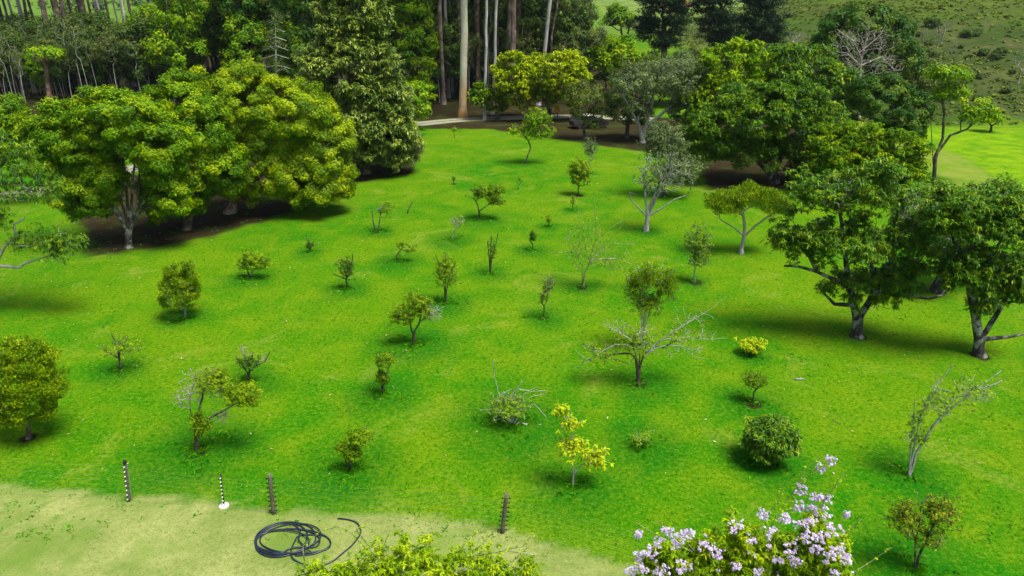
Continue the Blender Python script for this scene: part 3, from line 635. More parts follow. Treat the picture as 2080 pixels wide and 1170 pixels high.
tree('domed_tree', 'wide domed yellow-green tree with a flared reddish trunk, its skirt reaching the ground', 'tree', (464, 433), [(395, 125, 590, 290), (500, 155, 690, 300), (590, 215, 718, 400), (430, 250, 600, 412), (540, 280, 700, 414), (480, 180, 620, 340), (600, 300, 716, 412), (560, 335, 716, 420)],
     tr=.30, bk='red', leaf='olivegold', rc=.50, L=.17, W=.08, cover=1.7, dens=1.8, low=-.95, shell=.7, depth=.9)
tree('conical_tree', 'very large dark conical tree with drooping glossy two-toned leaves down to the ground', 'tree', (742, 352), [(640, -60, 790, 130), (600, 60, 810, 250), (650, 180, 845, 340), (720, 240, 848, 350), (605, 100, 720, 230), (612, 150, 845, 325), (690, 130, 830, 300)],
     tr=.4, bk='brown', leaf='waxy', rc=.52, L=.30, W=.11, mode='r', cover=1.9, dens=2.0, low=-.8, depth=.8, shell=.8)
tree('twisted_tree', 'half-seen tree with twisted white limbs and narrow olive leaves stretching over the lawn', 'tree', (-75, 640), [(-90, 250, 60, 400), (0, 330, 125, 430), (85, 465, 178, 540), (25, 460, 110, 520), (-80, 400, 20, 500), (-260, 300, -60, 480), (-300, 420, -80, 560)],
     tr=.22, bk='pale', leaf='mango', rc=.42, n=430, per=60, L=.22, W=.045, mode='r', shell=.4, twigs=120, depth=.6,
     limbs=[((-60, 560), (0, 540), (38, 543), (50, 535), (90, 522), (120, 514)), ((-60, 560), (-10, 540), (10, 500), (32, 480), (28, 455), (50, 442)), ((-70, 560), (-40, 460), (0, 372), (40, 376))])
tree('edge_tree', 'light yellow-green tree half hidden beyond the broad many-stemmed tree, beside the track', 'tree', (-25, 415), [(-90, 205, 40, 300), (-30, 195, 50, 260), (-10, 240, 80, 330)], tr=.2, bk='grey', leaf='green', rc=.55, L=.22, W=.10, low=-.8, n=150, per=90)
tree('side_tree', 'yellowish round tree squeezed between the dark conical tree and the gum trees', 'tree', (838, 262), [(800, 165, 880, 225), (820, 195, 878, 248)], tr=.2, bk='grey', leaf='limegreen', rc=.6, L=.30, W=.14, low=-.6, dens=1.5)
tree('gold_tree', 'round tree with a bright gold-green lumpy crown in front of the tall gums', 'tree', (1118, 243), [(998, 108, 1110, 205), (1060, 98, 1190, 190), (1010, 150, 1100, 225), (1100, 150, 1188, 220)],
     tr=.22, bk='grey', leaf='gold', rc=.75, L=.36, W=.17, cover=1.5, dens=1.9, low=-.75, mode='r', shell=.82)
tree('small_green_tree', 'small bright green tree leaning over the dark bin by the gravel track', 'tree', (1012, 243), [(955, 165, 1000, 220), (985, 190, 1025, 235)], tr=.14, bk='grey', leaf='green', rc=.5, L=.32, W=.15, n=80, mode='r')
tree('hill_side_tree', 'rich green round tree behind the gold-crowned tree and below the long bare gum branches', 'tree', (1245, 200), [(1180, 92, 1260, 165), (1225, 76, 1300, 150), (1190, 130, 1290, 185)], tr=.3, bk='brown', leaf='limegreen', rc=.85, L=.42, W=.2, mode='r', low=-.4)
tree('dark_trunked_tree', 'small olive tree with a thin black trunk and drooping crown before the pale-roofed car', 'tree', (1187, 284), [(1142, 160, 1235, 230), (1190, 185, 1262, 255), (1150, 215, 1200, 250), (1180, 236, 1240, 264)], tr=.16, bk='dark', leaf='olive', rc=.5, L=.24, W=.10, n=190, per=32, shell=.4, twigs=60,
     fork=(1186, 262), low=-.6)
tree('low_forked_tree', 'dark low tree with a thick black forked trunk beside the smoky grey-green tree', 'tree', (1272, 280), [(1236, 190, 1300, 258), (1270, 200, 1318, 262)], tr=.22, bk='dark', leaf='mango', rc=.5, L=.24, W=.09, mode='r', low=-.7)
tree('smoky_tree', 'smoky grey-green spreading tree with crooked pale limbs, next to the leafy green mound of crowns', 'tree', (1305, 290), [(1232, 125, 1340, 215), (1300, 105, 1440, 210), (1260, 180, 1330, 250), (1350, 170, 1430, 260)], tr=.28, bk='pale', leaf='greygreen', rc=.6, L=.24, W=.11, n=360, per=40, shell=.45, twigs=140,
     stems=[[(1300, 260), (1285, 230), (1262, 190)], [(1310, 260), (1322, 220), (1330, 180)], [(1308, 262), (1350, 225), (1385, 200)]], low=-.6)
tree('wide_crowned_tree', 'broad dark green tree whose wide crown hangs nearly to the ground over forked limbs', 'tree', (1572, 372), [(1395, 215, 1520, 330), (1440, 165, 1640, 290), (1560, 200, 1720, 330), (1470, 260, 1600, 350), (1600, 280, 1720, 385), (1385, 240, 1480, 345), (1540, 160, 1680, 280)],
     tr=.34, bk='grey', leaf='mango', rc=.50, L=.23, W=.075, mode='r', cover=1.6, dens=1.8, low=-.7, depth=.8, stems=[[(1560, 350), (1530, 320), (1490, 290)], [(1576, 345), (1590, 310), (1600, 260)], [(1570, 350), (1560, 300), (1540, 250)]])
tree('back_crowned_tree', 'fresh green round-topped tree rising behind the broad dark green tree', 'tree', (1500, 290), [(1415, 80, 1560, 190), (1410, 130, 1560, 260), (1370, 150, 1470, 270)], tr=.4, bk='brown', leaf='limegreen', rc=.8, L=.34, W=.14, mode='r', low=-.75, cover=1.5)
tree('back_crowned_tree', 'dark glossy green round-topped tree under the dead grey tree', 'tree', (1640, 290), [(1540, 82, 1700, 200), (1600, 120, 1735, 270), (1560, 150, 1680, 280)], tr=.4, bk='brown', leaf='mango', rc=.75, L=.34, W=.12, mode='r', low=-.75, cover=1.6)
tree('flank_tree', 'dark bushy tree at the end of the mound of crowns, facing the pasture', 'tree', (1810, 310), [(1720, 150, 1850, 260), (1790, 180, 1888, 300)], tr=.3, bk='brown', leaf='deep', rc=.6, L=.28, W=.12, low=-.7, cover=1.5, dens=1.8)
tree('flank_tree', 'mid-green low spreading tree between the dark bushy tree and the mango-like trees', 'tree', (1790, 400), [(1640, 255, 1780, 370), (1740, 260, 1885, 380), (1700, 240, 1800, 330), (1690, 340, 1850, 440)], tr=.3, bk='brown', leaf='green', rc=.6, L=.26, W=.09, mode='r', low=-.6, cover=1.5, dens=1.7)
tree('spreading_mango', 'large spreading mango-like tree with a lichen-covered forked trunk and low crooked side limbs', 'tree', (1741, 684), [(1585, 330, 1720, 460), (1690, 310, 1860, 450), (1640, 420, 1830, 560), (1790, 400, 1925, 560), (1555, 440, 1640, 520), (1690, 530, 1850, 605), (1660, 560, 1700, 600), (1600, 430, 1700, 540), (1800, 500, 1900, 600), (1690, 570, 1850, 632)],
     tr=.25, bk='grey', leaf='mango', rc=.30, L=.19, W=.055, mode='r', n=640, per=60, shell=.2, spread=.03, low=-.7, depth=.75, twigs=160,
     stems=[[(1738, 640), (1722, 560), (1712, 480), (1705, 420)], [(1748, 640), (1775, 600), (1800, 560), (1815, 500)]],
     limbs=[((1800, 585), (1840, 600), (1885, 606), (1915, 600), (1935, 580)), ((1722, 580), (1700, 570), (1660, 552), (1625, 542), (1593, 540)), ((1715, 625), (1695, 618), (1675, 597)), ((1775, 600), (1770, 540), (1765, 470)), ((1660, 552), (1645, 520), (1615, 495))],
     dead=[((1710, 430), [(1712, 400), (1705, 375), (1700, 350)], (1640, 350, 1760, 440), 150, 'pale'), ((1815, 500), [(1840, 470), (1865, 455)], (1820, 380, 1890, 480), 130, 'pale')], soil=.55)
tree('dense_mango', 'mango-like tree with yellowish young leaves and short dark trunk, behind the lanky see-through tree', 'tree', (1990, 722), [(1860, 370, 2000, 500), (1960, 380, 2110, 520), (1900, 480, 2040, 610), (2010, 490, 2130, 640), (1965, 590, 2020, 650)],
     tr=.24, bk='grey', leaf='mango', rc=.30, L=.19, W=.055, mode='r', n=680, per=62, shell=.25, spread=.03, low=-.75, depth=.75, twigs=120,
     stems=[[(1988, 685), (1980, 630), (1965, 560)], [(1998, 680), (2030, 630), (2060, 570)]], limbs=[((1998, 690), (2040, 685), (2085, 678))],
     dead=[((2030, 630), [(2010, 560), (1990, 500)], (1970, 480, 2040, 560), 70, 'pale')], soil=.5)
tree('rear_mango', 'mango-like tree standing behind and between the two front mango-like trees', 'tree', (1904, 592), [(1820, 370, 1960, 470), (1850, 430, 1990, 545), (1960, 360, 2090, 470)], tr=.3, bk='grey', leaf='mango', rc=.5, L=.24, W=.06, mode='r', n=380, per=80, shell=.3, low=-.8, twigs=60)
tree('tall_slim_tree', 'tall slim tree with light-green layered foliage on a thin dark forked trunk by the pasture', 'tree', (1897, 372), [(1875, 132, 1975, 172), (1895, 165, 1975, 215), (1950, 200, 2025, 262)], tr=.16, bk='dark', leaf='limegreen', rc=.45, L=.28, W=.12, n=190, per=26, shell=.35, low=-.5, depth=.6, twigs=50,
     stems=[[(1900, 320), (1915, 280), (1918, 230), (1912, 190)], [(1896, 330), (1893, 290), (1890, 230)]], limbs=[((1905, 312), (1930, 275), (1965, 262), (1990, 235))], soil=.6)
tree('dead_tree', 'dead leafless grey tree with a wide fan of crooked branches', 'tree', None, [(1680, 45, 1830, 115), (1690, 80, 1800, 165), (1780, 100, 1840, 165)], at=(*gnd(1745, 240)[:2], float(height(*gnd(1745, 240)[:2]))), tr=.17, bk='dead', leaf=None, n=330, twigs=420, shell=.3, wig=.2, seg=.6, low=-.8,
     fork=(1746, 160), limbs=[((1746, 155), (1750, 120), (1757, 90), (1765, 60)), ((1748, 130), (1720, 108), (1688, 104)), ((1750, 120), (1735, 85), (1700, 60)), ((1750, 110), (1785, 75), (1800, 50)), ((1746, 135), (1790, 115), (1825, 150)), ((1746, 145), (1720, 148), (1705, 158))], tip=.02)
tree('round_dark_tree', 'big round dark olive tree behind the dead grey tree on the foot of the hill', 'tree', None, [(1650, 20, 1770, 110), (1690, 0, 1820, 100), (1770, 30, 1858, 140), (1790, 100, 1880, 200), (1680, 80, 1800, 200)], at=(*gnd(1760, 205)[:2], float(height(*gnd(1760, 205)[:2]))), tr=.4, bk='dark', leaf='deep', rc=.9, L=.42, W=.18, low=-.9, cover=1.6)

# ---- the gum grove and its understory
def G(px, Y):
    """ground point under photo column px at distance Y"""
    x = 0.0
    for _ in range(4):
        z = float(height(x, Y)); dz = (z - CAM_H)
        t = (Y * CP - dz * SP); x = (px - 1040) / FPX * t
    return np.array((x, Y, float(height(x, Y))))
def gum(label, at, r, bk, lean=(0, 0), h=27, group='gum trunks of the grove', name='gum_tree'):
    return tree(name, label, 'tree', None, [], at=at, em=[(lean[0], lean[1], h, 3.2, 3.2, 5), (lean[0] + 1.5, lean[1], h - 5, 2.4, 2.4, 2.2)], fork_m=(lean[0] * .6, lean[1] * .6, h * .62), tr=r, bk=bk,
                leaf='olive', n=60, rc=.9, per=26, L=.6, W=.16, seg=1.6, wig=.06, tip=.03, group=group)
big = tree('gum_tree', 'tallest pale cream gum trunk with a charred black foot, beside the gravel track', 'tree', (940, 238), [], at=gnd(940, 238), em=[(1.5, 1, 27, 5, 5, 6), (4, 0, 22, 3, 3, 2.5)], fork_m=(.55, .3, 16.5), tr=.47, bk='gum', leaf='olive', n=110, rc=1.0, per=26, L=.6, W=.16, seg=1.2, wig=.04, tip=.05)
pg = gum('slender grey gum trunk behind the small bright green tree by the bin', G(985, 88), .19, 'gumgrey', (.6, 0), group=None)
gum('slender grey gum trunk rising beside the gold-crowned tree', G(1000, 92), .20, 'gumgrey', (1.2, 0), group=None)
gum('thick peeling reddish gum trunk directly above the gold-crowned tree', G(1038, 100), .42, 'gumdark', (.6, 0), group=None)
gum('smooth bluish-pale gum trunk leaning above the gold-crowned tree', G(1093, 98), .28, 'gumgrey', (2.6, 0), group=None)
gum('thin tan gum trunk leaning beside the smooth bluish-pale one', G(1106, 102), .17, 'brown', (3.2, 0), group=None)
p1 = gum('tall straight gum trunk with dark fibrous bark standing in the gum grove', G(901, 100), .32, 'gumdark')
p2 = gum('tall straight gum trunk with smooth grey bark standing in the gum grove', G(912, 106), .24, 'gumgrey')
p3 = gum('tall gum trunk with patchy brown bark standing in the gum grove', G(938, 104), .38, 'brown')
LG = ['tall straight gum trunk with dark fibrous bark standing in the gum grove', 'tall straight gum trunk with smooth grey bark standing in the gum grove', 'tall gum trunk with patchy brown bark standing in the gum grove']
spots = [(9, 118, 1, 2.0), (20, 122, 1, 1.6), (32, 128, 2, .9), (39, 130, 1, .9), (50, 125, 0, .7), (60, 130, 1, 1.0), (73, 126, 1, 1.5), (82, 132, 2, .8), (124, 118, 0, 1.5), (142, 120, 2, 1.5), (150, 124, 0, .9), (159, 122, 0, 1.1), (173, 128, 0, .7),
         (190, 124, 2, .9), (203, 120, 2, 1.1), (215, 130, 0, .7), (228, 122, 1, 1.0), (243, 128, 0, .7), (262, 132, 1, .7), (274, 118, 1, .9), (283, 112, 1, .8), (292, 126, 0, .8), (310, 130, 1, .7), (332, 126, 1, .7), (402, 124, 1, .8), (430, 122, 0, .9), (445, 112, 2, .8),
         (470, 128, 1, .7), (507, 106, 2, 1.0), (513, 110, 1, .8), (535, 120, 0, .8), (600, 115, 0, 1), (700, 118, 2, 1), (770, 112, 0, 1), (893, 110, 2, .8), (903, 114, 1, .8), (909, 118, 0, .9), (921, 112, 1, .9), (929, 120, 0, .8), (956, 116, 0, .9), (970, 104, 2, .9), (977, 106, 0, .9),
         (990, 116, 0, .8), (1003, 112, 1, .8), (1012, 106, 0, .8), (1020, 114, 2, .8), (1031, 102, 0, 1.2), (1048, 104, 2, 1.2), (1060, 110, 2, .8), (1077, 114, 2, .7), (1085, 108, 0, .7), (1125, 112, 0, .7), (1140, 116, 1, .6), (860, 118, 0, .8), (878, 124, 2, .8)]
for k in range(22): spots.append((rng.uniform(-60, 1160), rng.uniform(122, 140), int(rng.integers(0, 3)), rng.uniform(.5, .9)))
for px, Y, kd, s in spots:
    src = (p1, p2, p3)[kd]; s2 = (s * .95, s * .95, rng.uniform(.9, 1.12))
    dup(src, G(px + (rng.uniform(-2, 2)), Y), rng.uniform(0, 6.28), s2, LG[kd], 'gum trunks of the grove', (rng.normal(0, .015), rng.normal(0, .02)))
def under(name, label, at, em, fm, **k):
    k.setdefault('group', 'understory of the grove')
    return tree(name, label, 'tree', None, [], at=at, em=em, fork_m=fm, **k)
LU = ['bushy dark olive understory tree beneath the gums', 'mid-green leafy understory tree beneath the gums', 'thin grey-green straggly tree beneath the gums', 'slender pale leafless sapling beneath the gums', 'low dark shrub on the floor of the grove']
u = [under('understory_tree', LU[0], G(905, 103), [(0, 0, 7, 2.8, 2.8, 3.4), (1.5, .5, 4.5, 2, 2, 1.6)], (0, 0, 3), tr=.16, bk='dark', leaf='darkolive', rc=.75, L=.42, W=.16, n=95, per=46, low=-.9, shell=.4),
     under('understory_tree', LU[1], G(600, 104), [(0, 0, 7.5, 2.9, 2.9, 3.4), (-1.2, .5, 4.5, 2, 2, 2)], (0, 0, 3), tr=.18, bk='dark', leaf='green', rc=.8, L=.44, W=.2, n=100, per=44, low=-.9, shell=.5),
     under('straggly_tree', LU[2], G(230, 104), [(0, 0, 6.5, 2.4, 2.4, 2.6)], (0, 0, 3), tr=.09, bk='brown', leaf='olive', rc=.55, L=.34, W=.09, n=80, per=22, low=-.9, shell=.2, twigs=60),
     under('leafless_sapling', LU[3], G(52, 101), [(.2, 0, 6, .7, .7, 1.8)], (.3, 0, 4.2), tr=.055, bk='pale', leaf='olive', rc=.3, L=.3, W=.08, n=26, per=7, tip=.02),
     under('understory_shrub', LU[4], G(880, 104), [(0, 0, 1.3, 1.6, 1.6, 1.2)], (0, 0, .5), tr=.08, bk='dark', leaf='darkolive', rc=.5, L=.34, W=.14, n=50, per=30, low=-.4)]
def put(kd, px, Y, s, sz=None):
    dup(u[kd], G(px, Y), rng.uniform(0, 6.28), (s, s, s * (sz or 1)), LU[kd], 'understory of the grove')
for px, Y, s in [(0, 108, 1), (40, 116, 1), (110, 116, 1), (180, 114, 1.05), (230, 113, 1.1), (190, 104, .8), (290, 104, 1.0), (140, 105, .75), (240, 104, .8), (330, 106, 1.1), (60, 106, .85), (95, 108, .8), (130, 112, .95), (30, 112, .8), (165, 110, .8), (200, 107, .95), (245, 110, 1.0), (270, 106, .9), (15, 105, .7), (310, 112, 1.1), (150, 116, .9), (75, 118, 1.05), (215, 118, 1.1)]: put(0, px, Y, s)
for px, Y, s, sz in [(875, 108, 1.2, 1.2), (925, 110, 1.3, 1.25), (955, 108, 1.0, 1.2), (975, 112, 1.2, 1.3), (1010, 108, 1.1, 1.2), (1025, 112, 1.2, 1.3), (1060, 106, 1.1, 1.3), (1085, 106, 1.1, 1.3), (1110, 108, 1.2, 1.2), (1135, 110, 1.2, 1.2), (460, 108, 1.2, 1.3), (490, 110, 1.3, 1.3), (530, 108, 1.2, 1.3),
                    (560, 112, 1.2, 1.4), (585, 108, 1.2, 1.3), (440, 112, 1.2, 1.4), (620, 110, 1.3, 1.4), (700, 106, 1.3, 1.4), (760, 108, 1.3, 1.4), (820, 110, 1.3, 1.4), (850, 108, 1.2, 1.3), (1150, 104, 1.1, 1.1), (1175, 106, 1.1, 1.1), (405, 116, 1.3, 1.3), (650, 120, 1.5, 1.5), (500, 122, 1.5, 1.5), (900, 122, 1.5, 1.5), (1000, 122, 1.5, 1.5), (1080, 122, 1.5, 1.4)]: put(0, px, Y, s, sz)
for px, Y, s in [(95, 104, .62), (325, 108, 1.2), (390, 106, 1.3), (420, 108, 1.2), (560, 118, 1.5), (470, 116, 1.4), (780, 112, 1.6), (1230, 112, .8), (300, 116, 1.0), (515, 104, 1.1)]: put(1, px, Y, s)
for px, Y, s in [(10, 104, .9), (45, 108, 1.1), (120, 104, 1.0), (170, 103, .9), (190, 112, 1.2), (258, 103, 1.1), (285, 108, 1.2), (330, 104, 1.0), (950, 104, 1.1), (890, 105, 1.2), (1055, 102, 1.1), (1150, 100, 1.0), (140, 124, 1.3), (70, 128, 1.3), (175, 130, 1.4)]: put(2, px, Y, s)
for k in range(60): put(3, rng.uniform(-20, 430) if k < 48 else rng.uniform(870, 1010), rng.uniform(101, 112), rng.uniform(.7, 1.2), rng.uniform(.8, 1.5))
for k in range(46): put(4, rng.uniform(-60, 1180), rng.uniform(112, 124), rng.uniform(.8, 1.6), rng.uniform(.8, 1.4))
tree('bright_green_tree', 'tall bright green leafy tree at the end of the open part of the gum grove', 'tree', None, [(305, -60, 420, 70), (290, 40, 400, 140), (340, 70, 425, 175)], at=G(352, 103), tr=.3, bk='grey', leaf='limegreen', rc=.95, L=.42, W=.2, n=150, per=60, low=-.8)
tree('bright_green_tree', 'vivid green tall tree pressed between the dark conical tree and the gum grove', 'tree', None, [(765, -120, 870, 60), (800, 20, 885, 150), (820, 90, 890, 190)], at=G(838, 98), tr=.3, bk='grey', leaf='green', rc=.95, L=.42, W=.2, cover=1.5, low=-.8)
tree('dark_green_tree', 'deep green tall tree behind the dome of the yellow-green tree', 'tree', None, [(430, -80, 530, 60), (440, 30, 520, 140)], at=G(480, 106), tr=.3, bk='dark', leaf='deep', rc=.95, L=.42, W=.2, cover=1.4, low=-.8)
tree('dark_green_tree', 'bluish dark tall tree touching the shoulder of the dark conical tree', 'tree', None, [(560, -80, 650, 60), (575, 30, 640, 160)], at=G(612, 98), tr=.3, bk='dark', leaf='deep', rc=.95, L=.42, W=.2, cover=1.4, low=-.8)
tree('tan_trunk_tree', 'tree with a leaning bare tan trunk and thin layered bright green top by reddish soil', 'tree', None, [(48, 95, 128, 128), (85, 100, 128, 122)], at=G(104, 100), tr=.34, bk='red', leaf='limegreen', rc=.6, L=.4, W=.18, n=60, per=26, fork=(92, 125), low=-.2, seg=.9)
tree('tiered_conifer', 'narrow tiered conifer with a bare white stem and drooping twig tiers', 'tree', None, [(545, 20, 578, 60), (535, 60, 585, 110), (530, 105, 592, 150)], at=G(561, 92), tr=.14, bk='pale', leaf='olive', rc=.35, L=.3, W=.07, n=110, per=16, mode='n', shell=.1, low=-1,
     stems=[[(561, 150), (560, 80), (559, 22)]], limbs=[((560, y), (560 + s * wd, y + 7)) for y, wd in ((40, 14), (58, 18), (76, 22), (95, 25), (112, 28), (132, 30)) for s in (-1, 1)])
tree('long_branched_gum', 'grey-leaved gum with long bare pinkish branches sweeping out over the gold-crowned tree', 'tree', None, [(1120, -40, 1230, 50), (1110, 30, 1200, 110), (1150, 50, 1245, 100)], at=G(1150, 104), tr=.3, bk='grey', leaf='olive', rc=.8, L=.6, W=.10, n=100, per=30, shell=.2, twigs=60, low=-.9,
     dead=[((1150, 118), [(1165, 114), (1190, 102), (1210, 84), (1225, 62), (1247, 38)], (1190, 50, 1245, 100), 14), ((1150, 118), [(1170, 113), (1198, 97)], (1160, 80, 1200, 110), 10), ((1130, 100), [(1138, 80), (1160, 68)], (1130, 40, 1175, 90), 18), ((1140, 60), [(1165, 30), (1180, 5)], (1145, 0, 1190, 60), 20)])
tree('hedgerow_tree', 'dark green tree standing alone below the rounded far meadow hill', 'tree', None, [(1228, 22, 1290, 58), (1238, 8, 1265, 40)], at=G(1262, 140), tr=.3, bk='dark', leaf='green', rc=.9, L=.5, W=.22, n=80, per=50, low=-.5)
for lab, px, Y, cr in (('ragged dark pine with a thick black trunk standing before the far meadow', 1347, 125, [(1300, -60, 1400, 30), (1290, 20, 1340, 75), (1350, 10, 1395, 60), (1320, 60, 1380, 100)]),
                       ('ragged dark pine with a leaning brown trunk, middle one of the three pines', 1462, 130, [(1400, -60, 1500, 25), (1410, 20, 1500, 70), (1440, 60, 1510, 95)]),
                       ('grey-green pine with tiered boughs beside the utility pole', 1545, 130, [(1510, -60, 1590, 25), (1500, 20, 1600, 75), (1520, 60, 1590, 95)])):
    tree('pine_tree', lab, 'tree', None, cr, at=G(px, Y), tr=.55, bk='dark', leaf='needle', rc=1.1, L=.7, W=.12, n=400, per=46, mode='n', shell=.05, low=-.9, spread=.22, twigs=90, fork=(px + 2, 40), squash=.38)
sb = tree('scrub_bush', 'grey-brown scrub bush at the foot of the pasture hill', 'shrub', None, [], at=G(1420, 118), em=[(0, 0, 2.2, 3, 3, 2.2)], fork_m=(0, 0, .6), tr=.14, bk='grey', leaf='olive', rc=.7, L=.4, W=.13, n=70, per=36, shell=.5, group='scrub at the foot of the hill')
for px, Y, s in [(1440, 122, 1), (1470, 118, 1.1), (1500, 120, 1.1), (1530, 116, 1.2), (1560, 118, 1.1), (1590, 116, 1.1), (1618, 112, 1.2), (1645, 110, 1.2), (1400, 124, 1.1), (1380, 120, 1), (1310, 118, 1.0), (1340, 116, 1.1), (1290, 122, .9), (1860, 104, 1.0), (1880, 98, .9), (1902, 100, .8), (1870, 112, 1.1), (1300, 100, 1.2), (1340, 100, 1.3), (1380, 98, 1.2), (1420, 100, 1.2), (1460, 98, 1.1)]:
    dup(sb, G(px, Y), rng.uniform(0, 6.28), s, sb['label'], sb['group'])
tree('leafless_bush', 'pale leafless bush between the scrub and the big dark olive tree', 'shrub', None, [(1595, 62, 1645, 88)], at=G(1620, 104), tr=.12, bk='dead', leaf=None, n=60, per=0, twigs=60, tip=.02)
hb = tree('hill_bush', 'dark rounded bush dotted on the rough hillside', 'shrub', None, [], at=gnd(1892, 56), em=[(0, 0, .8, 1.2, 1.2, .9), (.8, 0, .6, .8, .8, .6)], fork_m=(0, 0, .3), tr=.08, bk='dark', leaf='darkolive', rc=.5, L=.34, W=.14, n=44, per=28, low=-.3, group='bushes dotted on the hillside')
for px, py, s in [(1964, 76, .8), (1982, 73, .6), (1953, 98, .4), (1997, 112, .6), (2032, 112, .7), (2020, 121, .6), (1868, 74, .5), (1935, 140, .5), (1990, 160, .5), (2055, 150, .45), (2044, 36, .3), (1848, 52, .3), (1985, 205, .5), (2045, 190, .5), (1915, 165, .5)]:
    dup(hb, gnd(px, py), rng.uniform(0, 6.28), s * rng.uniform(.85, 1.15), hb['label'], hb['group'])
bt = tree('hillside_tree', 'small pale leafless tree on the rough hillside', 'tree', None, [], at=gnd(1912, 88), em=[(0, 0, 2.6, 1.0, 1.0, 1.4)], fork_m=(0, 0, 1.3), tr=.08, bk='dead', leaf='greygreen', rc=.3, L=.25, W=.09, n=24, per=6, twigs=30, tip=.02, group='small pale trees on the hillside')
for px, py, s in [(1897, 95, .8), (2068, 168, 1.3), (1872, 90, .7), (2000, 60, .6), (1930, 120, .7)]: dup(bt, gnd(px, py), rng.uniform(0, 6.28), s, bt['label'], bt['group'])
tree('pasture_tree', 'small round light-green tree at the bottom of the rough hillside where the pasture begins', 'tree', (2012, 268), [(1985, 222, 2040, 258)], tr=.12, bk='dark', leaf='limegreen', rc=.45, L=.3, W=.13, n=50, per=22, shell=.4)

# ---- climbing shrubs near the camera
def near_leafy(name, label, x0, Y, crowns, leaf, limbs, n, per, L, W, twigs, rc=.22, **k):
    at = np.array((on(x0, 1170, Y)[0], Y, 0.0))
    return tree(name, label, 'shrub', None, crowns, at=at, tr=.035, bk='greenstem', leaf=leaf, n=n, rc=rc, per=per, L=L, W=W, mode='r', shell=.6, low=-.4, limbs=limbs, twigs=twigs, tip=.005, seg=.2, along=5, alr=.07, wig=.16, **k)
near_leafy('trailing_shrub', 'tangled light-green shrub with trailing shoots and pale canes, partly hiding the hose', 860, 14.0,
           [(680, 1108, 820, 1300), (760, 1086, 930, 1300), (880, 1095, 1040, 1300), (610, 1142, 710, 1300), (1030, 1125, 1120, 1300)], 'vine',
           [((740, 1180), (715, 1085), (690, 1070), (650, 1080), (615, 1108)), ((740, 1180), (725, 1075), (745, 1068), (765, 1085)), ((660, 1190), (620, 1150), (590, 1140), (572, 1155)), ((960, 1180), (985, 1100), (1010, 1068)), ((1040, 1180), (1060, 1110), (1090, 1078)), ((900, 1180), (930, 1120), (975, 1075)),
            ((1060, 1180), (1110, 1130), (1125, 1098)), ((790, 1180), (780, 1110), (792, 1078)), ((1000, 1200), (1040, 1140), (1075, 1110))], 460, 40, .11, .042, 160, spread=.07)
fy = 13.5
fb = near_leafy('flowering_shrub', 'light-green shrub covered with clusters of pale lilac flowers and long stray shoots', 1490, fy,
           [(1288, 1100, 1400, 1320), (1360, 1078, 1480, 1330), (1440, 1050, 1560, 1330), (1530, 1072, 1640, 1330), (1600, 1045, 1690, 1300), (1650, 1100, 1722, 1300)], 'vine',
           [((1580, 1150), (1570, 1060), (1610, 1000), (1660, 950), (1700, 925)), ((1620, 1150), (1645, 1060), (1680, 1010), (1712, 965)), ((1650, 1180), (1720, 1170), (1770, 1140), (1812, 1112)), ((1380, 1150), (1340, 1090), (1290, 1060)), ((1500, 1150), (1490, 1060), (1482, 1030)),
            ((1680, 1150), (1720, 1080), (1750, 1055)), ((1540, 1150), (1560, 1050), (1585, 1010), (1590, 985)), ((1560, 1150), (1600, 1040), (1630, 960), (1668, 925)), ((1400, 1150), (1370, 1080), (1330, 1058))], 900, 52, .105, .042, 160)
FL = [(1633, 991, 20), (1667, 950, 12), (1686, 935, 12), (1670, 1029, 26), (1653, 1043, 26), (1636, 1069, 26), (1624, 1029, 16), (1641, 1089, 18), (1667, 1089, 18), (1693, 1075, 20), (1711, 1133, 20), (1699, 1118, 16), (1682, 1133, 14), (1595, 1052, 14), (1552, 1045, 14), (1497, 1069, 18), (1604, 1115, 16), (1615, 1141, 16), (1497, 1150, 12), (1693, 1167, 14),
      (1436, 1107, 20), (1389, 1151, 20), (1359, 1082, 18), (1334, 1104, 20), (1302, 1132, 16), (1318, 1123, 16), (1373, 1107, 14), (1299, 1153, 16), (1345, 1159, 16), (1296, 1085, 10), (1455, 1126, 12), (1282, 1159, 12), (1384, 1088, 12), (1400, 1082, 10), (1528, 1100, 8), (1570, 1080, 10), (1580, 1140, 10), (1540, 1160, 8), (1720, 1045, 8), (1655, 1010, 14), (1680, 1015, 14), (1660, 1115, 14)]
cs = []
for x, y, r in FL:
    for k in range(int(4 + r * .5)):
        a = rng.uniform(0, 6.28); q = r * rng.random() ** .6
        body = y > 1045
        cs.append(on(x + q * math.cos(a), y + q * math.sin(a) * .8, fy - (rng.uniform(.45, .95) if body else rng.uniform(-.08, .08))))
for k in range(80):
    e = TREES[-1][2][int(rng.integers(0, 6))]; q = unit(rng.normal(size=3)); q[2] = abs(q[2]); q[1] = -abs(q[1]); cs.append(e[0] + q * e[1] * 1.04)
cs = np.array(cs); V, F, t = leaves(cs - TREES[-1][1], np.tile((0, -.5, .7), (len(cs), 1)), .05, 6, .055, .05, 's', 1, .5)
KIDS[fb.name].append(link('blossoms', mesh('blossoms', V, F, LEAFM['lilac'], t), fb))

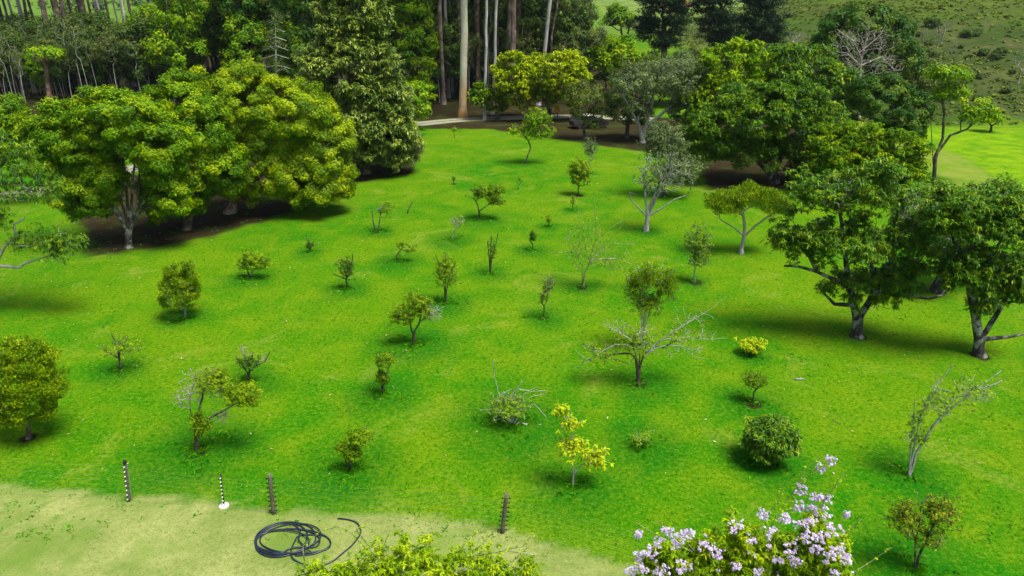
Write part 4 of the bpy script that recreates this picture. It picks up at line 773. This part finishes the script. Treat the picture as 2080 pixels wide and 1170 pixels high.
# ------------------------------------------------------------------ fence at the edge of the mown turf
def post(label, bpx, tpx, rad, kind, mat):
    g = gnd(*bpx); top = on(*tpx, g[1]); ax = top - g; hgt = np.linalg.norm(ax); ax = ax / hgt
    root = thing('fence_post', label, 'fence post', g); m = MB()
    pts = [ax * (hgt * t) + np.array((math.sin(t * 9) * .006, 0, 0)) for t in (-.06, .1, .3, .5, .7, .9, 1.0)]
    m.tube(pts, [rad * k for k in (1.12, 1.08, 1.03, 1.0, .97, .95, .93)], 12); m.build('pole', mat, root, smooth=True)
    if kind == 'base':
        b = MB(); b.tube([(0, 0, -.05), (0, 0, .03), (0, 0, .06)], [.16, .15, .09], 11); b.build('footing', M_conc, root)
    if kind == 'strap':
        b = MB(); b.tube([ax * (hgt * .93), ax * (hgt * 1.01)], rad * 1.15, 12); b.build('cap', M_black, root)
        b = MB(); b.tube([np.array((.09, .02, 0)), ax * (hgt * .5) + np.array((.075, .02, 0)), ax * (hgt * .93) + np.array((.05, 0, 0))], .012, 6); b.build('support_wire', M_wire, root)
    ws = []
    for k in range(8):
        c = ax * (hgt * (.08 + .115 * k)); ws.append(g + c)
        for s in ((-1, 1) if kind in ('two',) else (-1,)):
            i = MB(); d = np.array((s, 0, 0.)) if kind == 'two' else np.array((0, -1, 0.)); o = c + d * rad * .9
            L = .075 if kind == 'two' else .05
            i.tube([o, o + d * L * .45, o + d * L * .5, o + d * L * .75, o + d * L * .8, o + d * L], [.012, .012, .030, .032, .018, .018] if kind == 'two' else [.010, .010, .021, .022, .012, .012], 8)
            i.build('insulator', M_black if kind == 'two' else M_white, root, smooth=True)
    return ws
wA = post('grey fence post with a black cap and a column of white insulators', (262, 1018), (253, 937), .045, 'strap', M_wood)
wB = post('thin dark rod with white insulators standing on a white concrete footing', (455, 1028), (448, 962), .022, 'base', M_rod)
wC = post('wooden fence post with black knobs on both sides beside the hose coil', (556, 1043), (547, 963), .062, 'two', M_wood)
wD = post('wooden fence post with black knobs on both sides, standing over the trailing shrub', (1020, 1082), (1029, 1003), .062, 'two', M_wood)
wr = thing('wire_fence', 'faint parallel fence wires strung between the posts along the turf edge', 'fence wires', (wC[0][0], wC[0][1], 0)); o0 = np.array(wr.location)
far_l = gnd(-260, 985); far_r = gnd(1420, 1190)
for k in range(8):
    z = wA[k][2]; m = MB(); pts = [np.array((far_l[0], far_l[1], z)), wA[k], wB[k], wC[k], wD[k], np.array((far_r[0], far_r[1], z))]; Q = []
    for a, b in zip(pts[:-1], pts[1:]):
        for i in range(6): t = i / 6; Q.append(a + (b - a) * t - np.array((0, 0, .05 * math.sin(math.pi * t))) + np.array((0, -.04, 0)) - o0)
    m.tube(Q, .0013, 4, False); m.build('wire', M_wire, wr)

# ------------------------------------------------------------------ hose
def catmull(P, k=10):
    P = [np.asarray(p, float) for p in P]; P = [P[0]] + P + [P[-1]]; out = []
    for i in range(1, len(P) - 2):
        for j in range(k):
            t = j / k; a, b, c, d = P[i - 1:i + 3]
            out.append(.5 * ((2 * b) + (-a + c) * t + (2 * a - 5 * b + 4 * c - d) * t * t + (-a + 3 * b - 3 * c + d) * t ** 3))
    return out + [P[-2]]
hp = []
for cx, cy, rx, ry, rot in ((580, 1096, 62, 34, -.1), (572, 1099, 54, 33, -.25), (584, 1101, 66, 25, -.02), (566, 1096, 46, 31, -.3), (586, 1098, 67, 30, -.16), (574, 1104, 55, 24, .03), (600, 1102, 72, 26, .05)):
    for k in range(12):
        a = math.pi * .35 + 2 * math.pi * k / 12; x = rx * math.cos(a); y = ry * math.sin(a)
        hp.append((cx + x * math.cos(rot) - y * math.sin(rot), cy + x * math.sin(rot) + y * math.cos(rot)))
for q in ((600, 1130), (640, 1126), (668, 1112), (671, 1100), (658, 1090), (638, 1088), (608, 1090), (598, 1104), (592, 1120), (595, 1136), (615, 1148), (640, 1151), (672, 1144), (700, 1122), (716, 1108), (730, 1090), (733, 1078), (725, 1064), (706, 1057), (686, 1055)): hp.append(q)
pts = catmull([gnd(*q) for q in hp], 8); hb_ = gnd(578, 1097)
Q = [p + np.array((0, 0, .025 + .022 * (i / len(pts)) * (3 + 2 * math.sin(i * .07)) * (1 if i < 600 else .2))) - hb_ for i, p in enumerate(pts)]
m = MB(); m.tube(Q, .021, 8); ho = m.build('garden_hose', M_hose, None, hb_, smooth=True); ho['label'] = 'black garden hose lying in loose coils on the dry turf'; ho['category'] = 'hose'

# ------------------------------------------------------------------ small things on the lawn
def stick(label, a, b, r, mat):
    A = gnd(*a); B_ = gnd(*b); m = MB(); d = B_ - A; mid = d * .5 + np.array((0, .02, 0)); up = np.array((0, 0, r + .004))
    m.tube([up, mid * .6 + up, mid * 1.4 + up, d + up], [r * .8, r, r * .9, r * .5], 7); m.tube([mid + up, mid + up + np.array((.08, .05, .03))], [r * .5, r * .3], 5)
    o = m.build('fallen_stick', mat, None, A, smooth=True); o['label'] = label; o['category'] = 'stick'
stick('pale straight stick lying on open lawn near the broom-shaped tree', (1613, 771), (1636, 772), .028, BARK['pale'])
stick('short dark stick lying in the grass beyond the round dark bush', (1690, 854), (1706, 862), .012, BARK['dark'])
g = gnd(1010, 246); t = thing('bin', 'dark box-shaped litter bin beside the gravel track', 'bin', g)
m = MB(); m.box((0, 0, .38), (.60, .5, .62), .1, 1.08); m.build('body', M_bin, t); m = MB(); m.box((0, 0, .73), (.70, .60, .07), .1); m.box((0, 0, .80), (.5, .42, .06), .1, .7); m.build('lid', M_bin, t)
m = MB(); [m.box((sx * .24, sy * .18, .035), (.06, .06, .09), .1) for sx in (-1, 1) for sy in (-1, 1)]; m.build('feet', M_bin, t)
g = gnd(1131, 243); t = thing('orange_board', 'orange board on dark wooden posts under the gold-crowned tree', 'board', g)
m = MB(); m.box((0, 0, 1.25), (.62, .06, .75), 0); m.build('panel', M_orange, t)
for sx in (-1, 1): m = MB(); m.box((sx * .38 - .3, .06, .85), (.10, .10, 1.75)); m.build('post', M_wood, t)
m = MB(); m.box((-.3, .06, .7), (.66, .06, .08)); m.build('rail', M_wood, t)
g = gnd(1196, 259); t = thing('parked_car', 'car with a pale beige roof parked in the shade behind the dark-trunked small tree', 'car', g)
def loft(m, secs):
    n = len(secs[0]); V = [p for s in secs for p in s]
    F = [(i * n + k, i * n + (k + 1) % n, (i + 1) * n + (k + 1) % n, (i + 1) * n + k) for i in range(len(secs) - 1) for k in range(n)]
    F += [tuple(range(n - 1, -1, -1)), tuple((len(secs) - 1) * n + k for k in range(n))]; m.add(V, F)
def sec(x, hw, z0, z1): return [(x, -hw, z0), (x, -hw * 1.0, (z0 + z1) / 2), (x, -hw * .93, z1), (x, hw * .93, z1), (x, hw, (z0 + z1) / 2), (x, hw, z0)]
m = MB(); loft(m, [sec(-2.1, .72, .38, .80), sec(-1.95, .82, .28, .93), sec(-.9, .86, .25, .98), (sec(.9, .86, .25, .96)), sec(1.8, .82, .27, .86), sec(2.12, .72, .36, .68)]); m.build('body', M_bin, t)
m = MB(); loft(m, [sec(-1.75, .70, .95, .98), sec(-1.30, .68, .97, 1.36), sec(.35, .68, .97, 1.38), sec(1.05, .72, .95, .99)]); m.build('window', M_glass, t)
m = MB(); loft(m, [sec(-1.35, .66, 1.37, 1.41), sec(-1.2, .67, 1.37, 1.46), sec(.2, .67, 1.37, 1.46), sec(.42, .66, 1.37, 1.41)]); m.build('roof', M_carpaint, t)
for sx in (-1.3, 1.3):
    for sy in (-1, 1):
        m = MB(); m.tube([(sx, sy * .68, .31), (sx, sy * .88, .31)], .31, 16); wl = m.build('wheel', M_tyre, t); m = MB(); m.tube([(sx, sy * .86, .31), (sx, sy * .895, .31)], .18, 12); m.build('rim', M_tyre, wl)
for o in list(t.children): pass
t.rotation_euler = (0, 0, .25)

# ------------------------------------------------------------------ far buildings, poles, paddock fence
def house(name, label, g, wdt, dep, ht, roof, nwin, rz=0.0, rh=1.6):
    t = thing(name, label, 'house', g); t.rotation_euler = (0, 0, rz)
    m = MB(); m.box((0, 0, ht / 2 - .3), (wdt, dep, ht + .6)); wl = m.build('wall', M_wall, t)
    m = MB(); a, b = wdt / 2 + .5, dep / 2 + .5; V = [(-a, -b, ht), (a, -b, ht), (a, b, ht), (-a, b, ht), (-a + 1.2, 0, ht + rh), (a - 1.2, 0, ht + rh), (-a, -b, ht - .15), (a, -b, ht - .15), (a, b, ht - .15), (-a, b, ht - .15)]
    m.add(V, [(0, 1, 5, 4), (1, 2, 5), (2, 3, 4, 5), (3, 0, 4), (6, 7, 1, 0), (7, 8, 2, 1), (8, 9, 3, 2), (9, 6, 0, 3), (9, 8, 7, 6)]); m.build('roof', roof, t)
    for k in range(nwin):
        x = -wdt / 2 + wdt * (k + .5) / nwin; m = MB(); z = 1.5
        if k == nwin // 2: m.box((x, -dep / 2 - .03, 1.0), (.9, .08, 2.0)); m.build('door', M_wood, t)
        else: m.box((x, -dep / 2 - .02, z), (1.2, .08, 1.1)); m.build('window', M_glass, t)
house('farmhouse', 'long low white farmhouse with a clay roof far beyond the gum trunks', G(36, 560), 30, 10, 4, M_roofred, 7)
house('farmhouse', 'white farmhouse with a grey metal roof in front of the far wooded slope', G(88, 600), 20, 9, 4, M_roofgrey, 5)
house('cottage', 'tiny cottage with an orange clay roof seen through the pines', G(1396, 330), 3, 3, 1.4, M_roofred, 1, 0, .9)
house('cottage', 'tiny white cottage with an orange roof above the ridge of the pasture hill', G(1712, 520), 9, 7, 3, M_roofred, 3)
def upole(label, px, Y, h, can=False):
    g = G(px, Y); t = thing('utility_pole', label, 'utility pole', g); m = MB(); m.tube([(0, 0, -.5), (0, 0, h * .5), (0, 0, h)], [.17, .15, .12], 10); m.build('pole', M_wood, t)
    m = MB(); m.box((0, -.16, h - .5), (2.2, .12, .14)); m.build('crossarm', M_wood, t)
    for x in (-.95, 0, .95): m = MB(); m.tube([(x, -.16, h - .43), (x, -.16, h - .25)], [.06, .04], 8); m.build('insulator', M_white, t)
    if can: m = MB(); m.tube([(.32, 0, h - 3.2), (.32, 0, h - 3.1), (.32, 0, h - 2.2), (.32, 0, h - 2.1)], [.24, .28, .28, .2], 12); m.build('transformer', M_roofgrey, t)
upole('utility pole on the ridge beside the grey-green pine', 1590, 176, 8)
upole('utility pole with a transformer standing above the big dark olive tree', 1664, 178, 8, True)
t = thing('paddock_fence', 'dark timber paddock fence crossing the far meadow below the rounded hill', 'fence', G(1280, 240))
o0 = np.array(t.location)
ends = [G(1262, 240), G(1298, 240)]
for k in range(13):
    p = ends[0] + (ends[1] - ends[0]) * k / 12; p[2] = height(p[0], p[1]); m = MB(); m.box(tuple(p - o0 + np.array((0, 0, .9))), (.22, .2, 2.0)); m.build('post', M_wood, t)
for z in (.5, 1.0, 1.5): m = MB(); m.tube([ends[0] - o0 + (0, .15, z), ends[1] - o0 + (0, .15, z)], .09, 5); m.build('rail', M_wood, t)

# ------------------------------------------------------------------ ground sheet, track, hills' woods
def axis(lo, a, b, hi, st, gr=1.07):
    v = list(np.arange(a, b + 1e-6, st)); s = st; x = b
    while x < hi: s *= gr; x += s; v.append(x)
    s = st; x = a; pre = []
    while x > lo: s *= gr; x -= s; pre.append(x)
    return np.array(pre[::-1] + v)
xs = axis(-3200, -46, 60, 3200, .3); ys = axis(-300, 12, 100, 3400, .3)
X, Yg = np.meshgrid(xs, ys); Z = height(X, Yg); V = np.stack((X, Yg, Z), -1).reshape(-1, 3)
nx, ny = len(xs), len(ys); i = (np.arange(ny - 1)[:, None] * nx + np.arange(nx - 1)[None]).ravel()
F = np.stack((i, i + 1, i + nx + 1, i + nx), 1)
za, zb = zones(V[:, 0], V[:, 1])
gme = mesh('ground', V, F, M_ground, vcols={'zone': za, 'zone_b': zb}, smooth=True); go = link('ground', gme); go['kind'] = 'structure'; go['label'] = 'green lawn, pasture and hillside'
def gravel():
    m, nt, b = newmat('gravel'); tc = N(nt, 'ShaderNodeTexCoord'); uvn = N(nt, 'ShaderNodeAttribute', attribute_name='across')
    P = tc.outputs['Object']; f = noise(nt, 9, 4, .7, P); g_ = noise(nt, .8, 3, .6, P)
    c = mix(nt, ramp(nt, f, .35, .65), (.17, .16, .12), (.30, .28, .22)); s_ = N(nt, 'ShaderNodeSeparateColor'); nt.links.new(uvn.outputs['Color'], s_.inputs[0])
    gr = math_(nt, 'ADD', s_.outputs[0], math_(nt, 'MULTIPLY', math_(nt, 'SUBTRACT', g_, .5), .8))
    c = mix(nt, ramp(nt, gr, .40, .65), c, (.10, .13, .03)); nt.links.new(c, b.inputs['Base Color']); b.inputs['Roughness'].default_value = .95; b.inputs['Specular IOR Level'].default_value = .1
    return m
def track(label, L, wd):
    c = catmull([gnd(*p) for p in L], 14); c = np.array(c); d = np.gradient(c, axis=0); n_ = np.stack((-d[:, 1], d[:, 0], 0 * d[:, 0]), 1); n_ /= np.linalg.norm(n_, axis=1)[:, None]
    us = (-1, -.7, -.25, 0, .25, .7, 1); ac = (1, .1, .3, .85, .3, .1, 1)
    V = np.stack([c + n_ * (wd / 2) * u_ for u_ in us], 1); V[..., 2] = height(V[..., 0], V[..., 1]) + .02; m_ = len(c); k = len(us)
    i = (np.arange(m_ - 1)[:, None] * k + np.arange(k - 1)[None]).ravel(); F = np.stack((i, i + 1, i + k + 1, i + k), 1)
    A = np.tile(np.array([(a, a, a, 1) for a in ac]), (m_, 1)); o = link('gravel_track', mesh('gravel_track', V.reshape(-1, 3), F, gravel(), vcols={'across': A}, smooth=True)); o['kind'] = 'structure'; o['label'] = label
track('two-rutted gravel track', [(-300, 430), (-100, 412), (0, 398), (60, 393), (160, 372), (240, 350), (360, 322), (520, 296), (700, 270), (860, 251), (950, 243), (1060, 239), (1180, 237), (1330, 243)], 2.8)
# woods on the far hills
def scatter_woods(n, box, cond, size):
    x = rng.uniform(box[0], box[1], n * 4); y = rng.uniform(box[2], box[3], n * 4); ok = cond(x, y); x = x[ok][:n]; y = y[ok][:n]
    return np.stack((x, y, height(x, y) + size * .5), 1), np.full(len(x), size)
W1 = scatter_woods(900, (-20, 260, 470, 760), lambda x, y: (np.exp(-((x - 95) / 110) ** 2 - ((y - 640) / 110) ** 2) * 1.3 + .35 * np.sin(x * .05) * np.sin(y * .04 + 1)) > .42, 5)
W2 = scatter_woods(700, (-500, 900, 800, 1700), lambda x, y: (np.sin(x * .013 + 1) * np.sin(y * .009) + .4 * np.sin(x * .041)) > .25, 9)
W3 = scatter_woods(260, (-420, -120, 330, 560), lambda x, y: (np.sin(x * .03) * np.sin(y * .035 + 2)) > .1, 5)
W4 = scatter_woods(160, (180, 480, 560, 800), lambda x, y: (np.sin(x * .03 + 1) * np.sin(y * .035 + 2)) > .35, 5)
C = np.vstack([a[0] for a in (W1, W2, W3, W4)]); Sz = np.concatenate([a[1] for a in (W1, W2, W3, W4)])
VV = []; TT = []
for sz in (5, 9):
    c = C[Sz == sz]; V, F, t = leaves(c, np.tile((0, -.3, .9), (len(c), 1)), rng.uniform(.6, 1.1, len(c)) * sz * .62, 70, sz * .28, sz * .22, 's', .75, .6); VV.append(V); TT.append(t)
V = np.vstack(VV); F = np.arange(len(V)).reshape(-1, 4); wd = link('woods', mesh('woods', V, F, LEAFM['farwood'], np.concatenate(TT))); wd['kind'] = 'stuff'; wd['label'] = 'distant woods on the hills'

x = rng.uniform(34, 260, 26000); y = rng.uniform(80, 230, 26000); keep = (x > 34 + 0 * y) & (wob(x, y, .08) + .5 * wob(x, y, .3) + rng.normal(0, .5, 26000) > -.1) & (y - 82 > 2); x, y = x[keep], y[keep]
leafmat('tussock', (.03, .05, .006), (.07, .105, .008), (.15, .19, .015), trans=.1, spec=.05)
C = np.stack((x, y, height(x, y) + .12), 1); V, F, t = leaves(C, np.tile((0, 0, 1.), (len(C), 1)), .42, 6, .5, .30, 's', .35, .7)
tk = link('tussocks', mesh('tussocks', V, F, LEAFM['tussock'], t)); tk['kind'] = 'stuff'; tk['label'] = 'rough grass tussocks on the hillside'
# ------------------------------------------------------------------ grass, rank grass, fallen leaves
def blades(x, y, hgt, wid, lean, z0=0):
    n = len(x); a = rng.uniform(0, 6.28, n); z = height(x, y) + z0; B = np.stack((x, y, z), 1); s = np.stack((np.cos(a), np.sin(a), 0 * a), 1)
    b = rng.uniform(0, 6.28, n); ln = np.stack((np.cos(b), np.sin(b), 0 * b), 1) * (lean * hgt)[:, None]
    q1 = B - s * wid[:, None] * .5; q2 = B + s * wid[:, None] * .5; m = B + ln * .35 + np.array((0, 0, 1.)) * hgt[:, None] * .65 + s * wid[:, None] * .45; tp = B + ln + np.array((0, 0, 1.)) * (hgt * (1 - .35 * lean))[:, None]
    return np.stack((q1, q2, m, tp), 1).reshape(-1, 3)
RX, RY = [], []
for bx, by, sr, rr in BASES:
    if rr <= 0: continue
    k = int(90 * rr * rr); a = rng.uniform(0, 6.28, k); cl = .5 + .5 * np.sin(a * 3 + bx * 7); q = rr * (.12 + .75 * rng.random(k)) * cl; RX.append(bx + q * np.cos(a)); RY.append(by + q * np.sin(a))
RX = np.concatenate(RX); RY = np.concatenate(RY)
V = blades(RX, RY, rng.uniform(.06, .19, len(RX)), rng.uniform(.02, .035, len(RX)), rng.uniform(.7, 1.6, len(RX)))
o = link('rank_grass', mesh('rank_grass', V, np.arange(len(V)).reshape(-1, 4), LEAFM['weeds'], rng.random(len(RX)))); o['kind'] = 'stuff'; o['label'] = 'long dark grass around the stems'
n = 5200; yy = 17 + 42 * rng.random(n) ** 1.4; xx = rng.uniform(-.72, .72, n) * (yy + 4); k = (wob(xx, yy, .35, 2) + rng.normal(0, .5, n)) > .15; xx, yy = xx[k], yy[k]
xx = np.repeat(xx, 5) + rng.normal(0, .07, len(xx) * 5); yy = np.repeat(yy, 5) + rng.normal(0, .07, len(yy) * 5)
V = blades(xx, yy, rng.uniform(.03, .09, len(xx)), rng.uniform(.02, .04, len(xx)), rng.uniform(.8, 1.7, len(xx)))
o = link('grass_tufts', mesh('grass_tufts', V, np.arange(len(V)).reshape(-1, 4), LEAFM['weeds'], rng.random(len(xx)) * .9)); o['kind'] = 'stuff'; o['label'] = 'small grass tufts scattered through the lawn'
n = 800; yy = np.concatenate((20 + 60 * rng.random(500) ** 1.2, rng.uniform(34, 60, 300))); xx = np.concatenate((rng.uniform(-.68, .68, 500) * (yy[:500] + 3), rng.uniform(-34, -8, 300))); sz = rng.uniform(.03, .075, n)
a = rng.uniform(0, 6.28, n); d = np.stack((np.cos(a), np.sin(a), rng.normal(0, .2, n)), 1) * sz[:, None]; s = np.stack((-np.sin(a), np.cos(a), rng.normal(0, .2, n)), 1) * sz[:, None] * .4
c = np.stack((xx, yy, height(xx, yy) + .045), 1); V = np.stack((c - d, c + s, c + d, c - s), 1).reshape(-1, 3)
o = link('fallen_leaves', mesh('fallen_leaves', V, np.arange(n * 4).reshape(-1, 4), LEAFM['litter'], rng.random(n))); o['kind'] = 'stuff'; o['label'] = 'dry leaves scattered on the lawn'
mz = bpy.data.materials.new('haze'); mz.use_nodes = True; nt = mz.node_tree; nt.nodes.remove(nt.nodes['Principled BSDF'])
pv = nt.nodes.new('ShaderNodeVolumePrincipled'); pv.inputs['Color'].default_value = (.80, .90, 1.0, 1); pv.inputs['Density'].default_value = .00006; nt.links.new(pv.outputs[0], nt.nodes['Material Output'].inputs['Volume'])
m = MB(); m.box((0, 1600, 160), (6800, 4200, 340)); hz = m.build('haze', mz); hz['kind'] = 'stuff'; hz['label'] = 'thin blue air over the far hills'
bpy.context.view_layer.update()
